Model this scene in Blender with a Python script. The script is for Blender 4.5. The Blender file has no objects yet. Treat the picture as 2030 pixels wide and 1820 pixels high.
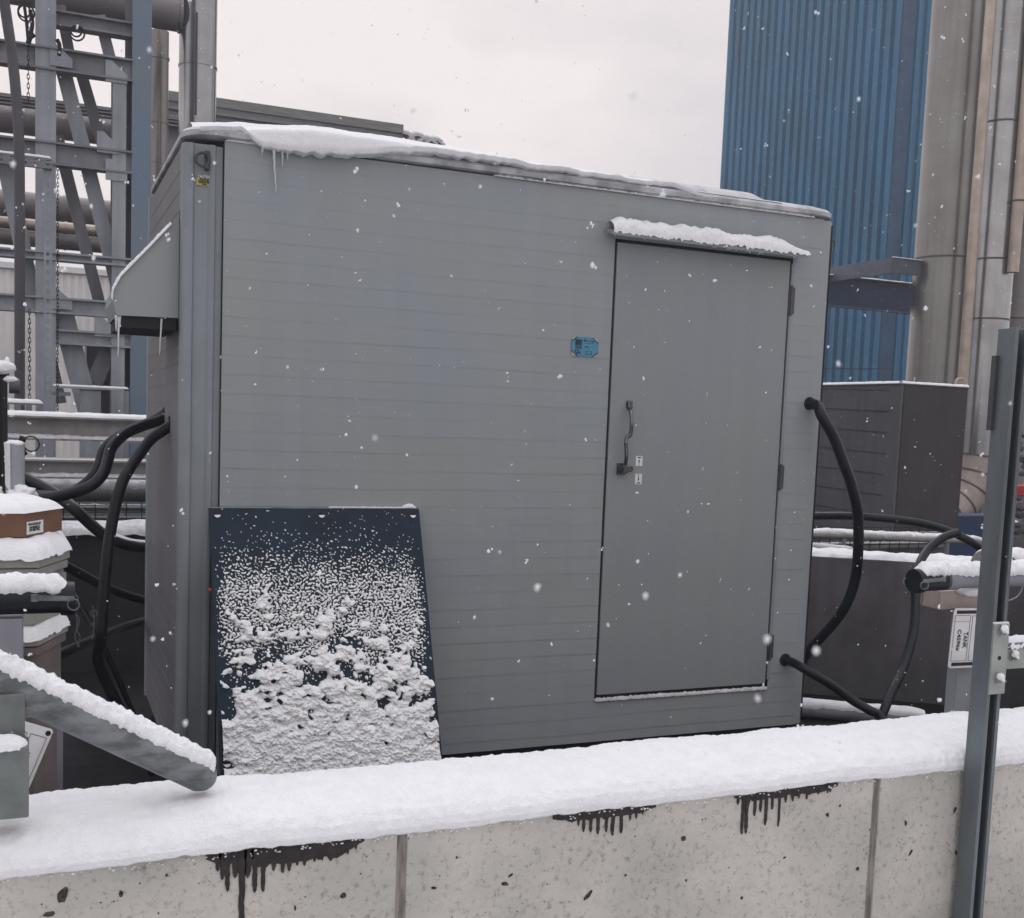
import bpy, bmesh, math, random
from mathutils import Vector, Matrix, noise
random.seed(7)
S = bpy.context.scene
COL = S.collection

# ------------------------------------------------------------------ camera
FPX, PX, PY = 2200.0, 1006.0, 1035.0          # focal length and principal point on a 2030 x 1820 picture
ax = Vector((6194 - PX, 1032 - PY, FPX)).normalized()
ay = Vector((72 - PX, 797 - PY, FPX)); ay = (ay - ay.dot(ax) * ax).normalized()
az = ax.cross(ay)
if az.y > 0: az = -az
CAM = Vector((0, 0, 1.55))
def c2w(c): c = Vector(c); return Vector((ax.dot(c), ay.dot(c), az.dot(c)))
r_, u_, b_ = c2w((1, 0, 0)), c2w((0, -1, 0)), c2w((0, 0, -1))
cam_data = bpy.data.cameras.new('camera'); cam = bpy.data.objects.new('camera', cam_data); COL.objects.link(cam)
cam.matrix_world = Matrix(((r_.x, u_.x, b_.x, CAM.x), (r_.y, u_.y, b_.y, CAM.y), (r_.z, u_.z, b_.z, CAM.z), (0, 0, 0, 1)))
cam_data.sensor_fit = 'HORIZONTAL'; cam_data.sensor_width = 36; cam_data.lens = 36 * FPX / 2030
cam_data.shift_x = 9 / 2030; cam_data.shift_y = 125 / 2030
cam_data.dof.use_dof = True; cam_data.dof.focus_distance = 4.4; cam_data.dof.aperture_fstop = 14
cam_data.clip_start = 0.05; cam_data.clip_end = 1500
S.camera = cam

# ------------------------------------------------------------------ sky, sun, exposure
W = bpy.data.worlds.new('World'); S.world = W; W.use_nodes = True
nt = W.node_tree; nt.nodes.clear()
SUN_EL, SUN_AZ = math.radians(48), math.radians(20)     # azimuth from +Y (behind the shelter) towards +X
o_ = nt.nodes.new('ShaderNodeOutputWorld')
sky = nt.nodes.new('ShaderNodeTexSky'); sky.sky_type = 'NISHITA'; sky.sun_disc = False
sky.sun_elevation = SUN_EL; sky.sun_rotation = SUN_AZ
bg1 = nt.nodes.new('ShaderNodeBackground'); bg1.inputs[1].default_value = 0.07
nt.links.new(sky.outputs[0], bg1.inputs[0])
tc = nt.nodes.new('ShaderNodeTexCoord')
mp = nt.nodes.new('ShaderNodeMapping'); mp.inputs['Scale'].default_value = (1.0, 1.0, 2.2)
nz = nt.nodes.new('ShaderNodeTexNoise'); nz.inputs['Scale'].default_value = 2.6; nz.inputs['Detail'].default_value = 5; nz.inputs['Roughness'].default_value = .5
cr = nt.nodes.new('ShaderNodeValToRGB')
cr.color_ramp.elements[0].position = .26; cr.color_ramp.elements[0].color = (.70, .66, .68, 1)
cr.color_ramp.elements[1].position = .52; cr.color_ramp.elements[1].color = (.985, .895, .875, 1)
nt.links.new(tc.outputs['Generated'], mp.inputs[0]); nt.links.new(mp.outputs[0], nz.inputs['Vector'])
nt.links.new(nz.outputs[0], cr.inputs[0])
bg2 = nt.nodes.new('ShaderNodeBackground'); bg2.inputs[1].default_value = 2.08
sx = nt.nodes.new('ShaderNodeSeparateXYZ'); nt.links.new(tc.outputs['Generated'], sx.inputs[0])
zr_ = nt.nodes.new('ShaderNodeValToRGB'); zr_.color_ramp.elements[0].position = .38; zr_.color_ramp.elements[0].color = (.5, .5, .5, 1)
zr_.color_ramp.elements[1].position = .95; zr_.color_ramp.elements[1].color = (.80, .88, .96, 1)      # overcast sky: brighter and cooler overhead
nt.links.new(sx.outputs[2], zr_.inputs[0])
mm_ = nt.nodes.new('ShaderNodeMix'); mm_.data_type = 'RGBA'; mm_.blend_type = 'MULTIPLY'; mm_.inputs[0].default_value = 1
nt.links.new(cr.outputs[0], mm_.inputs[6]); nt.links.new(zr_.outputs[0], mm_.inputs[7]); nt.links.new(mm_.outputs[2], bg2.inputs[0])
mx = nt.nodes.new('ShaderNodeMixShader'); mx.inputs[0].default_value = .9
nt.links.new(bg1.outputs[0], mx.inputs[1]); nt.links.new(bg2.outputs[0], mx.inputs[2]); nt.links.new(mx.outputs[0], o_.inputs[0])
sl = bpy.data.lights.new('sun', 'SUN'); sl.energy = 0.65; sl.angle = math.radians(25); sl.color = (1, .96, .92)
so = bpy.data.objects.new('sun', sl); COL.objects.link(so)
sd = Vector((math.sin(SUN_AZ) * math.cos(SUN_EL), math.cos(SUN_AZ) * math.cos(SUN_EL), math.sin(SUN_EL)))
so.rotation_euler = sd.to_track_quat('Z', 'Y').to_euler(); so.location = (0, 0, 12)
S.view_settings.view_transform = 'Standard'; S.view_settings.look = 'None'; S.view_settings.gamma = 1
S.view_settings.exposure = 0.0; S.view_settings.use_curve_mapping = False

# ------------------------------------------------------------------ measuring helpers
def ray(u, v): return c2w((u - PX, v - PY, FPX))
def at(u, v, y):  d = ray(u, v); return CAM + d * ((y - CAM.y) / d.y)
def atz(u, v, z): d = ray(u, v); return CAM + d * ((z - CAM.z) / d.z)
def atx(u, v, x): d = ray(u, v); return CAM + d * ((x - CAM.x) / d.x)
def nn(x, y=0, z=0, s=1.0): return noise.noise(Vector((x * s, y * s, z * s)))
def fb(x, y, z, s, o=3):
    a, t = 1.0, 0.0
    for i in range(o):
        t += a * noise.noise(Vector((x * s + i * 7.3, y * s, z * s))); s *= 2.1; a *= .5
    return t

# ------------------------------------------------------------------ materials
def mat(name, col, rough=.7, metal=0.0, var=0.12, vs=3.0, bump=0.0, bs=60.0, col2=None, streak=False, spec=.4, stretch=(1, 1, 1), speck=None, sss=0, sharp=.12, bst=None, bd=.004):
    m = bpy.data.materials.new(name); m.use_nodes = True; t = m.node_tree; N, L = t.nodes, t.links
    b = N['Principled BSDF']; b.inputs['Roughness'].default_value = rough; b.inputs['Metallic'].default_value = metal
    b.inputs['Specular IOR Level'].default_value = spec
    if sss: b.inputs['Subsurface Weight'].default_value = sss; b.inputs['Subsurface Radius'].default_value = (.02, .025, .03); b.inputs['Subsurface Scale'].default_value = .5
    g = N.new('ShaderNodeNewGeometry'); src = g.outputs['Position']
    mp = N.new('ShaderNodeMapping'); mp.inputs['Scale'].default_value = stretch; L.new(src, mp.inputs[0])
    n1 = N.new('ShaderNodeTexNoise'); n1.inputs['Scale'].default_value = vs; n1.inputs['Detail'].default_value = 6; n1.inputs['Roughness'].default_value = .6
    L.new(mp.outputs[0], n1.inputs['Vector'])
    r = N.new('ShaderNodeValToRGB'); c2 = col2 or tuple(c * (1 - var * 2.2) for c in col)
    r.color_ramp.elements[0].position = .5 - sharp * 1.4; r.color_ramp.elements[0].color = (*c2, 1)
    r.color_ramp.elements[1].position = .5 + sharp; r.color_ramp.elements[1].color = (*col, 1)
    L.new(n1.outputs[0], r.inputs[0]); out = r.outputs[0]
    if streak:
        m3 = N.new('ShaderNodeMapping'); m3.inputs['Scale'].default_value = (14, 14, .5); L.new(src, m3.inputs[0])
        n3 = N.new('ShaderNodeTexNoise'); n3.inputs['Scale'].default_value = 1.0; n3.inputs['Detail'].default_value = 4; L.new(m3.outputs[0], n3.inputs['Vector'])
        r3 = N.new('ShaderNodeValToRGB'); r3.color_ramp.elements[0].position = .35; r3.color_ramp.elements[0].color = (1 - streak,) * 3 + (1,)
        r3.color_ramp.elements[1].position = .6; r3.color_ramp.elements[1].color = (1, 1, 1, 1); L.new(n3.outputs[0], r3.inputs[0])
        x = N.new('ShaderNodeMix'); x.data_type = 'RGBA'; x.blend_type = 'MULTIPLY'; x.inputs[0].default_value = 1
        L.new(out, x.inputs[6]); L.new(r3.outputs[0], x.inputs[7]); out = x.outputs[2]
    if speck:
        sc, thr, scol = speck
        for k, (q, th) in enumerate(((sc, thr), (sc * 3.1, thr * .9))):
            v = N.new('ShaderNodeTexVoronoi'); v.inputs['Scale'].default_value = q; v.inputs['Randomness'].default_value = 1
            nd = N.new('ShaderNodeTexNoise'); nd.inputs['Scale'].default_value = q * 2; L.new(src, nd.inputs['Vector'])
            ma = N.new('ShaderNodeVectorMath'); ma.operation = 'MULTIPLY_ADD'; ma.inputs[1].default_value = (.9 / q,) * 3
            L.new(nd.outputs['Color'], ma.inputs[0]); L.new(src, ma.inputs[2]); L.new(ma.outputs[0], v.inputs['Vector'])
            wn = N.new('ShaderNodeMath'); wn.operation = 'MULTIPLY'; wn.inputs[1].default_value = 1.0
            sep = N.new('ShaderNodeSeparateColor'); L.new(v.outputs['Color'], sep.inputs[0])
            mr = N.new('ShaderNodeMapRange'); mr.inputs[1].default_value = .55; mr.inputs[2].default_value = 1; mr.inputs[3].default_value = 0; mr.inputs[4].default_value = th
            L.new(sep.outputs[0], mr.inputs[0])
            lt = N.new('ShaderNodeMath'); lt.operation = 'LESS_THAN'; L.new(v.outputs['Distance'], lt.inputs[0]); L.new(mr.outputs[0], lt.inputs[1])
            L.new(lt.outputs[0], wn.inputs[0])
            x = N.new('ShaderNodeMix'); x.data_type = 'RGBA'; L.new(wn.outputs[0], x.inputs[0]); L.new(out, x.inputs[6]); x.inputs[7].default_value = (*scol, 1); out = x.outputs[2]
    L.new(out, b.inputs['Base Color'])
    if bump:
        nb = N.new('ShaderNodeTexNoise'); nb.inputs['Scale'].default_value = bs; nb.inputs['Detail'].default_value = 5; L.new(src, nb.inputs['Vector'])
        if bst:
            mb_ = N.new('ShaderNodeMapping'); mb_.inputs['Scale'].default_value = bst; L.new(src, mb_.inputs[0]); L.new(mb_.outputs[0], nb.inputs['Vector'])
        bn = N.new('ShaderNodeBump'); bn.inputs['Strength'].default_value = bump; bn.inputs['Distance'].default_value = bd
        L.new(nb.outputs[0], bn.inputs['Height']); L.new(bn.outputs[0], b.inputs['Normal'])
    return m

M = {}
M['snow'] = mat('snow', (.80, .81, .83), .85, var=.03, vs=20, bump=1.0, bs=200, spec=.15)
M['snow_fresh'] = mat('fresh_snow', (.90, .91, .92), .9, var=.02, vs=20, bump=.8, bs=320, spec=.1)
M['snow_dirty'] = mat('snow_dirty', (.62, .62, .64), .85, var=.12, vs=25, bump=.9, bs=200, spec=.15)
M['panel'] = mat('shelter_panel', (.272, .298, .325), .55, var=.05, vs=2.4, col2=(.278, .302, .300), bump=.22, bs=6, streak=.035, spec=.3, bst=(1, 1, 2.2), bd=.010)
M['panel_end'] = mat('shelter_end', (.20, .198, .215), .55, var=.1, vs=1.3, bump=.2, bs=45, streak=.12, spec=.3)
M['trim'] = mat('shelter_trim', (.245, .275, .300), .45, var=.08, vs=3, bump=.1, bs=40, streak=.10)
M['door'] = mat('shelter_door', (.235, .260, .286), .5, var=.04, vs=2.6, col2=(.242, .264, .262), bump=.3, bs=150, streak=.03)
M['black'] = mat('black_rubber', (.004, .007, .014), .42, var=.25, vs=20, bump=.2, bs=60, spec=.30)
M['dark'] = mat('dark_gap', (.012, .013, .016), .8)
M['roof'] = mat('roof_lid', (.52, .53, .55), .7, var=.15, vs=7, col2=(.27, .28, .29), bump=.6, bs=120, sharp=.08)
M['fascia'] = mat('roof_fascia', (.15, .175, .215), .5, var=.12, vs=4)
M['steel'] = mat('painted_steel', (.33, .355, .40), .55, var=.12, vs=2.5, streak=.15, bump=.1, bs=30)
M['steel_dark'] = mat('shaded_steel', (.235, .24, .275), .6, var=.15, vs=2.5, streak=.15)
M['steel_blue'] = mat('blue_painted_column', (.14, .20, .28), .5, var=.15, vs=2.0, col2=(.17, .21, .24))
M['steel_blue2'] = mat('deep_blue_steel', (.004, .070, .17), .5, var=.2, vs=3)
M['beam'] = mat('grey_ibeam_paint', (.33, .325, .32), .6, var=.12, vs=4, streak=.12, bump=.15, bs=60)
M['galv'] = mat('galvanised_steel', (.185, .20, .21), .5, .35, var=.26, vs=13, bump=.15, bs=50, stretch=(1, 1, 2.5), col2=(.09, .10, .105), sharp=.08)
M['galvplate'] = mat('galvanised_plate', (.165, .185, .178), .55, .3, var=.12, vs=18, bump=.2, bs=60)
M['galv2'] = mat('galvanised_strut', (.155, .178, .195), .42, .5, var=.12, vs=12, bump=.25, bs=70, stretch=(1, 1, .25), speck=(30, .10, (.12, .13, .14)))
M['zinc'] = mat('zinc_bracket', (.34, .36, .34), .45, .5, var=.12, vs=14)
M['stainless'] = mat('stainless_cladding', (.25, .25, .245), .28, .88, var=.14, vs=1.2, col2=(.20, .19, .18), streak=.10)
M['stainless2'] = mat('bright_cladding', (.40, .41, .42), .22, .9, var=.12, vs=1.8, streak=.12)
M['stainless3'] = mat('warm_cladding', (.52, .44, .38), .4, .7, var=.15, vs=3, streak=.15)
M['brownpipe'] = mat('weathered_cladding', (.26, .235, .225), .5, .4, var=.25, vs=2.2, col2=(.17, .165, .17))
M['duct'] = mat('grey_duct', (.26, .26, .28), .5, .3, var=.2, vs=1.5, col2=(.22, .19, .19))
M['tray'] = mat('cable_tray', (.23, .24, .23), .5, .5, var=.2, vs=10, stretch=(.3, 1, 6))
M['blueclad'] = mat('blue_cladding', (.018, .175, .335), .45, .1, var=.12, vs=1.2, streak=.15, stretch=(1, 1, .3))
M['bluedark'] = mat('dark_blue_steel', (.004, .035, .11), .5, var=.15)
M['angle'] = mat('slate_blue_angle', (.10, .115, .16), .5, var=.12, vs=4)
M['white_siding'] = mat('white_siding', (.82, .80, .78), .6, var=.05, vs=1.2, streak=.08)
M['cab_l'] = mat('cabinet_side', (.085, .092, .108), .6, var=.1, vs=2, streak=.12)
M['cab_f'] = mat('cabinet_front', (.045, .041, .050), .5, var=.15, vs=2, streak=.15)
M['panelsheet'] = mat('navy_sheet', (.006, .022, .042), .5, var=.2, vs=6, spec=.25)
M['tankwall'] = mat('dark_concrete', (.125, .120, .132), .9, var=.18, vs=2.4, bump=.35, bs=50, streak=.15)
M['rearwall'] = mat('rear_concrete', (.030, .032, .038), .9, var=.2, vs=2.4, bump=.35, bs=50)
M['asph'] = mat('dark_asphalt', (.014, .014, .017), .8, var=.35, vs=8, bump=.9, bs=90, spec=.2)  # ground colour lowered to carry the deep shade between the walls
M['gravel'] = mat('granular_asphalt', (.085, .075, .088), .95, var=.45, vs=45, bump=1, bs=120)
M['card'] = mat('cardboard', (.17, .085, .055), .85, var=.12, vs=8, col2=(.13, .07, .045), bump=.15, bs=90)
M['bucket'] = mat('grey_plastic', (.29, .29, .265), .5, var=.06, vs=8)
M['bucket_b'] = mat('bluish_plastic', (.12, .16, .19), .5, var=.12, vs=8)
M['plas_brown'] = mat('brown_plastic', (.17, .135, .125), .55, var=.12, vs=8)
M['plas_white'] = mat('white_label', (.70, .71, .72), .5, var=.06, vs=14)
M['ink'] = mat('black_ink', (.010, .010, .012), .6)
M['yellow'] = mat('caution_yellow', (.42, .38, .12), .6, var=.1, vs=30)
M['bluetag'] = mat('blue_tag', (.07, .26, .38), .5, var=.12, vs=30, col2=(.06, .20, .30))
M['navyink'] = mat('navy_ink', (.004, .010, .05), .6)
M['palecorner'] = mat('pale_corner', (.42, .42, .43), .6)
M['chrome'] = mat('chrome', (.17, .175, .19), .2, .95, var=.2, vs=14)
M['red'] = mat('red_plastic', (.40, .03, .02), .5)
M['ice'] = mat('ice', (.62, .66, .70), .15, var=.1, spec=.6)
M['tar'] = mat('tar_drip', (.030, .023, .022), .7, var=.3, vs=40, bump=.5, bs=120)
M['hinge'] = mat('dark_hinge', (.08, .08, .09), .4, .4)
M['flake'] = mat('snowflake', (.90, .90, .92), .8, var=.02)
M['insul'] = mat('insulation_wrap', (.40, .34, .31), .6, .2, var=.12, vs=6)
_m = M['flake'].node_tree; _b = _m.nodes['Principled BSDF']; _b.inputs['Alpha'].default_value = .72
M['stone'] = mat('stacked_stone', (.10, .105, .12), .85, var=.25, vs=9, bump=.5, bs=30)

def concrete():
    m = mat('board_formed_concrete', (.505, .478, .442), .92, var=.10, vs=3.0, col2=(.39, .385, .355), bump=1.0, bs=18, sharp=.11, bd=.012)
    t = m.node_tree; N, L = t.nodes, t.links; b = N['Principled BSDF']
    src = b.inputs['Base Color'].links[0].from_socket
    g = N.new('ShaderNodeNewGeometry')
    # thin cracks and shallow plaster scabs
    v = N.new('ShaderNodeTexVoronoi'); v.feature = 'DISTANCE_TO_EDGE'; v.inputs['Scale'].default_value = .8
    nd = N.new('ShaderNodeTexNoise'); nd.inputs['Scale'].default_value = 7; nd.inputs['Detail'].default_value = 6; L.new(g.outputs['Position'], nd.inputs['Vector'])
    ma = N.new('ShaderNodeVectorMath'); ma.operation = 'MULTIPLY_ADD'; ma.inputs[1].default_value = (.5, .5, .5); L.new(nd.outputs['Color'], ma.inputs[0]); L.new(g.outputs['Position'], ma.inputs[2])
    L.new(ma.outputs[0], v.inputs['Vector'])
    mr = N.new('ShaderNodeMapRange'); mr.inputs[1].default_value = .0; mr.inputs[2].default_value = .0025; mr.inputs[3].default_value = .30; mr.inputs[4].default_value = 0
    L.new(v.outputs['Distance'], mr.inputs[0])
    x = N.new('ShaderNodeMix'); x.data_type = 'RGBA'; L.new(mr.outputs[0], x.inputs[0]); L.new(src, x.inputs[6]); x.inputs[7].default_value = (.22, .18, .16, 1)
    # fine dirt grains
    n2 = N.new('ShaderNodeTexNoise'); n2.inputs['Scale'].default_value = 55; n2.inputs['Detail'].default_value = 8; n2.inputs['Roughness'].default_value = .75; L.new(g.outputs['Position'], n2.inputs['Vector'])
    r2 = N.new('ShaderNodeValToRGB'); r2.color_ramp.elements[0].position = .30; r2.color_ramp.elements[0].color = (.50, .46, .43, 1); r2.color_ramp.elements[1].position = .47; r2.color_ramp.elements[1].color = (1, 1, 1, 1)
    L.new(n2.outputs[0], r2.inputs[0])
    y = N.new('ShaderNodeMix'); y.data_type = 'RGBA'; y.blend_type = 'MULTIPLY'; y.inputs[0].default_value = 1; L.new(x.outputs[2], y.inputs[6]); L.new(r2.outputs[0], y.inputs[7])
    L.new(y.outputs[2], b.inputs['Base Color'])
    return m
M['concrete'] = concrete()

# ------------------------------------------------------------------ object helpers
def thing(name, label, cat, loc, group=None):
    o = bpy.data.objects.new(name, None); COL.objects.link(o); o.location = loc; o.empty_display_size = .1
    o['label'] = label; o['category'] = cat
    if group: o['group'] = group
    return o
def tag(o, label, cat, group=None):
    o['label'] = label; o['category'] = cat
    if group: o['group'] = group
    return o
def wloc(o):
    v = Vector((0, 0, 0))
    while o: v += o.location; o = o.parent
    return v
class MB:
    def __init__(s): s.v = []; s.f = []
    def add(s, vs, fs):
        k = len(s.v); s.v += [Vector(p) for p in vs]; s.f += [tuple(i + k for i in f) for f in fs]; return s
    def box(s, a, b):
        x0, y0, z0 = (min(a[i], b[i]) for i in range(3)); x1, y1, z1 = (max(a[i], b[i]) for i in range(3))
        return s.add([(x0, y0, z0), (x1, y0, z0), (x1, y1, z0), (x0, y1, z0), (x0, y0, z1), (x1, y0, z1), (x1, y1, z1), (x0, y1, z1)],
                     [(0, 3, 2, 1), (4, 5, 6, 7), (0, 1, 5, 4), (1, 2, 6, 5), (2, 3, 7, 6), (3, 0, 4, 7)])
    def bar(s, p, q, w, t, up=(0, 1, 0)):
        """box from p to q; t = size along 'up', w = size across"""
        p, q, up = Vector(p), Vector(q), Vector(up); d = (q - p).normalized(); a = d.cross(up).normalized() * w / 2; n = a.cross(d).normalized() * t / 2
        vs = [c + i * a + j * n for c in (p, q) for i, j in ((-1, -1), (1, -1), (1, 1), (-1, 1))]
        return s.add(vs, [(0, 1, 2, 3), (7, 6, 5, 4), (0, 4, 5, 1), (1, 5, 6, 2), (2, 6, 7, 3), (3, 7, 4, 0)])
    def tube(s, pts, r, n=16, cap=True, r2=None):
        pts = [Vector(p) for p in pts]; m = len(pts); k = len(s.v)
        t0 = (pts[1] - pts[0]).normalized(); a = t0.orthogonal().normalized()
        for i, p in enumerate(pts):
            t = (pts[min(i + 1, m - 1)] - pts[max(i - 1, 0)]).normalized(); a = (a - t * a.dot(t)).normalized(); b = t.cross(a)
            rr = r[i] if isinstance(r, (list, tuple)) else r
            s.v += [p + (a * math.cos(2 * math.pi * j / n) + b * math.sin(2 * math.pi * j / n)) * rr for j in range(n)]
        for i in range(m - 1):
            for j in range(n):
                s.f.append((k + i * n + j, k + i * n + (j + 1) % n, k + (i + 1) * n + (j + 1) % n, k + (i + 1) * n + j))
        if cap: s.f.append(tuple(k + j for j in reversed(range(n)))); s.f.append(tuple(k + (m - 1) * n + j for j in range(n)))
        return s
    def prism(s, poly, d):
        """poly: list of 3-D points, extruded by vector d"""
        poly = [Vector(p) for p in poly]; d = Vector(d); n = len(poly)
        return s.add(poly + [p + d for p in poly], [tuple(range(n)), tuple(reversed(range(n, 2 * n)))] + [(i, i + n, (i + 1) % n + n, (i + 1) % n) for i in range(n)])
    def torus(s, c, R, r, nrm=(0, 1, 0), n=20, a0=0, a1=2 * math.pi):
        c = Vector(c); nrm = Vector(nrm).normalized(); a = nrm.orthogonal().normalized(); b = nrm.cross(a)
        full = abs(a1 - a0 - 2 * math.pi) < 1e-3
        pts = [c + (a * math.cos(a0 + (a1 - a0) * i / n) + b * math.sin(a0 + (a1 - a0) * i / n)) * R for i in range(n + 1)]
        return s.tube(pts, r, 8, not full)
    def blob(s, c, r, seed=0, sub=2, sq=(1, 1, 1), amp=.25, fs=None):
        bm = bmesh.new(); bmesh.ops.create_icosphere(bm, subdivisions=sub, radius=1)
        vs = []
        for v in bm.verts:
            k = 1 + amp * fb(v.co.x + seed * 3.1, v.co.y, v.co.z, fs or 1.6)
            vs.append(Vector(c) + Vector((v.co.x * sq[0], v.co.y * sq[1], v.co.z * sq[2])) * r * k)
        fs_ = [tuple(v.index for v in f.verts) for f in bm.faces]; bm.free()
        return s.add(vs, fs_)
    def build(s, name, m, parent=None, smooth=False, bevel=0, fixn=True):
        me = bpy.data.meshes.new(name); o = bpy.data.objects.new(name, me); COL.objects.link(o)
        if parent is not None: off = wloc(parent); o.parent = parent
        else:
            xs = [v.x for v in s.v]; ys = [v.y for v in s.v]
            off = Vector(((min(xs) + max(xs)) / 2, (min(ys) + max(ys)) / 2, min(v.z for v in s.v))); o.location = off
        me.from_pydata([tuple(v - off) for v in s.v], [], s.f)
        if fixn or bevel:
            bm = bmesh.new(); bm.from_mesh(me); bmesh.ops.recalc_face_normals(bm, faces=bm.faces); bm.to_mesh(me); bm.free()
        me.materials.append(M[m] if isinstance(m, str) else m)
        if smooth:
            for p in me.polygons: p.use_smooth = True
            if smooth == 'auto':
                bm = bmesh.new(); bm.from_mesh(me)
                for e in bm.edges:
                    if len(e.link_faces) == 2 and e.calc_face_angle(0) > .7: e.smooth = False
                bm.to_mesh(me); bm.free()
        if bevel:
            bv = o.modifiers.new('bevel', 'BEVEL'); bv.width = bevel; bv.segments = 2; bv.limit_method = 'ANGLE'
        return o
def struct(name, mb, m, **k):
    o = mb.build(name, m, None, **k); o['kind'] = 'structure'; return o
def copy_thing(o, dloc, label, parent=None):
    c = o.copy(); COL.objects.link(c)
    if parent is None: c.location = o.location + Vector(dloc); c['label'] = label
    else: c.parent = parent
    for ch in [x for x in S.objects if x.parent == o]: copy_thing(ch, None, None, c)
    return c
def spline(pts, n=8):
    pts = [Vector(p) for p in pts]; out = []
    P = [pts[0] * 2 - pts[1]] + pts + [pts[-1] * 2 - pts[-2]]
    for i in range(1, len(P) - 2):
        for k in range(n):
            t = k / n; a, b, c, d = P[i - 1], P[i], P[i + 1], P[i + 2]
            out.append(.5 * ((2 * b) + (c - a) * t + (2 * a - 5 * b + 4 * c - d) * t * t + (3 * b - a - 3 * c + d) * t ** 3))
    out.append(pts[-1]); return out
def text(body, name, parent, origin, xdir, ydir, size, m='ink', align='CENTER', bold=0.0, width=None):
    cu = bpy.data.curves.new(name, 'FONT'); cu.body = body; cu.size = size; cu.align_x = align; cu.align_y = 'CENTER'; cu.offset = bold; cu.extrude = .0003
    t = bpy.data.objects.new(name, cu); COL.objects.link(t); bpy.context.view_layer.update()
    me = bpy.data.meshes.new_from_object(t.evaluated_get(bpy.context.evaluated_depsgraph_get())); bpy.data.objects.remove(t)
    X = Vector(xdir).normalized(); Y = Vector(ydir).normalized(); Z = X.cross(Y)
    off = wloc(parent); k = 1.0
    if width:
        xs = [v.co.x for v in me.vertices]; k = width / max(1e-6, max(xs) - min(xs))
    for v in me.vertices: v.co = Vector(origin) + X * v.co.x * k + Y * v.co.y + Z * v.co.z - off
    me.materials.clear(); me.materials.append(M[m]); o = bpy.data.objects.new(name, me); COL.objects.link(o); o.parent = parent; return o
def grid_mesh(nu, nv, fn, mb=None):
    mb = mb or MB(); k = len(mb.v)
    for i in range(nu + 1):
        for j in range(nv + 1): mb.v.append(Vector(fn(i / nu, j / nv)))
    for i in range(nu):
        for j in range(nv):
            a = k + i * (nv + 1) + j; mb.f.append((a, a + nv + 1, a + nv + 2, a + 1))
    return mb
def snow_cap(p, q, w, h, seed=0, over=0.0, amp=.3, step=.006, ends=True, up=(0, 0, 1), side=None, mb=None, nsec=9, hfun=None):
    """lump of snow lying along the line p-q: width w, height h, rounded, ragged edge"""
    p, q = Vector(p), Vector(q); d = q - p; Ln = d.length; d.normalize(); upv = Vector(up)
    sd_ = Vector(side).normalized() if side else d.cross(upv).normalized(); n = max(6, int(Ln / step))
    def fn(a, b):
        x = a * Ln; e = 1.0
        if ends: e = min(1, math.sqrt(max(0, min(a, 1 - a) * Ln / max(h * 1.4, .002))))
        th = math.pi * b; wv = w * .5 * (1 + amp * .5 * fb(x, seed * 5 + (b > .5) * 3, 0, 2.5 / max(w, .01), 3))
        hh = h * (1 + amp * fb(x, seed * 9.7, b * 2, 1.3 / max(w, .01), 3)) * (hfun(a) if hfun else 1)
        c, s_ = math.cos(th), math.sin(th) ** .7
        lo = -over * (1 + .8 * fb(x, seed + 2.2, b * 4, 5 / max(w, .01), 2)) * (abs(c) ** 3)
        return p + d * x + sd_ * (c * wv * (.35 + .65 * e)) + upv * (s_ * hh * e + lo)
    return grid_mesh(n, nsec, fn, mb)
def pipe_snow(path, r, t, seed=0, spread=1.15, amp=.4, mb=None, ns=10, rot=0.0):
    """snow lying on the upper side of a pipe"""
    mb = mb or MB(); path = [Vector(x) for x in path]; m = len(path); k = len(mb.v)
    for i, p in enumerate(path):
        tg = (path[min(i + 1, m - 1)] - path[max(i - 1, 0)]).normalized(); side = tg.cross(Vector((0, 0, 1)))
        side = side.normalized() if side.length > 1e-3 else Vector((1, 0, 0)); up = side.cross(tg).normalized()
        if up.z < 0: up = -up
        s0 = spread * (1 + .25 * fb(i * .13, seed, 0, 3.1, 3)); s1 = spread * (1 + .25 * fb(i * .13, seed + 9, 0, 3.1, 3))
        e = min(1, (min(i, m - 1 - i) + .1) / (5 if m > 60 else 3)) ** .6
        for j in range(ns + 1):
            b = j / ns; an = -s0 + (s0 + s1) * b + rot
            th = t * (max(0, math.sin(math.pi * b)) ** .6) * (1 + amp * fb(i * .11, b * 3, seed * 2.3, 2.2, 3)) * e
            mb.v.append(p + (side * math.sin(an) + up * math.cos(an)) * (r * .985 + th))
    for i in range(m - 1):
        for j in range(ns):
            a = k + i * (ns + 1) + j; mb.f.append((a, a + ns + 1, a + ns + 2, a + 1))
    return mb
def seg(p, q, step=.01):
    p, q = Vector(p), Vector(q); n = max(2, int((q - p).length / step)); return [p.lerp(q, i / n) for i in range(n + 1)]
def disc(c, r, nrm, n=24, t=.003):
    c = Vector(c); nrm = Vector(nrm).normalized(); return MB().tube([c, c + nrm * t], r, n)

# ------------------------------------------------------------------ ground
g = MB(); N_ = 40
struct('ground', MB().add([(-400, -400, 0), (400, -400, 0), (400, 600, 0), (-400, 600, 0)], [(0, 1, 2, 3)]), 'asph', fixn=False)
def gs(a, b):
    x = -6 + 14 * a; y = -5 + 7.3 * b
    return (x, y, .03 + .02 * fb(x, y, 0, 1.5))
sn = grid_mesh(70, 40, gs).build('snow_ground', 'snow', None, smooth=True, fixn=False); sn['kind'] = 'structure'

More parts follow.
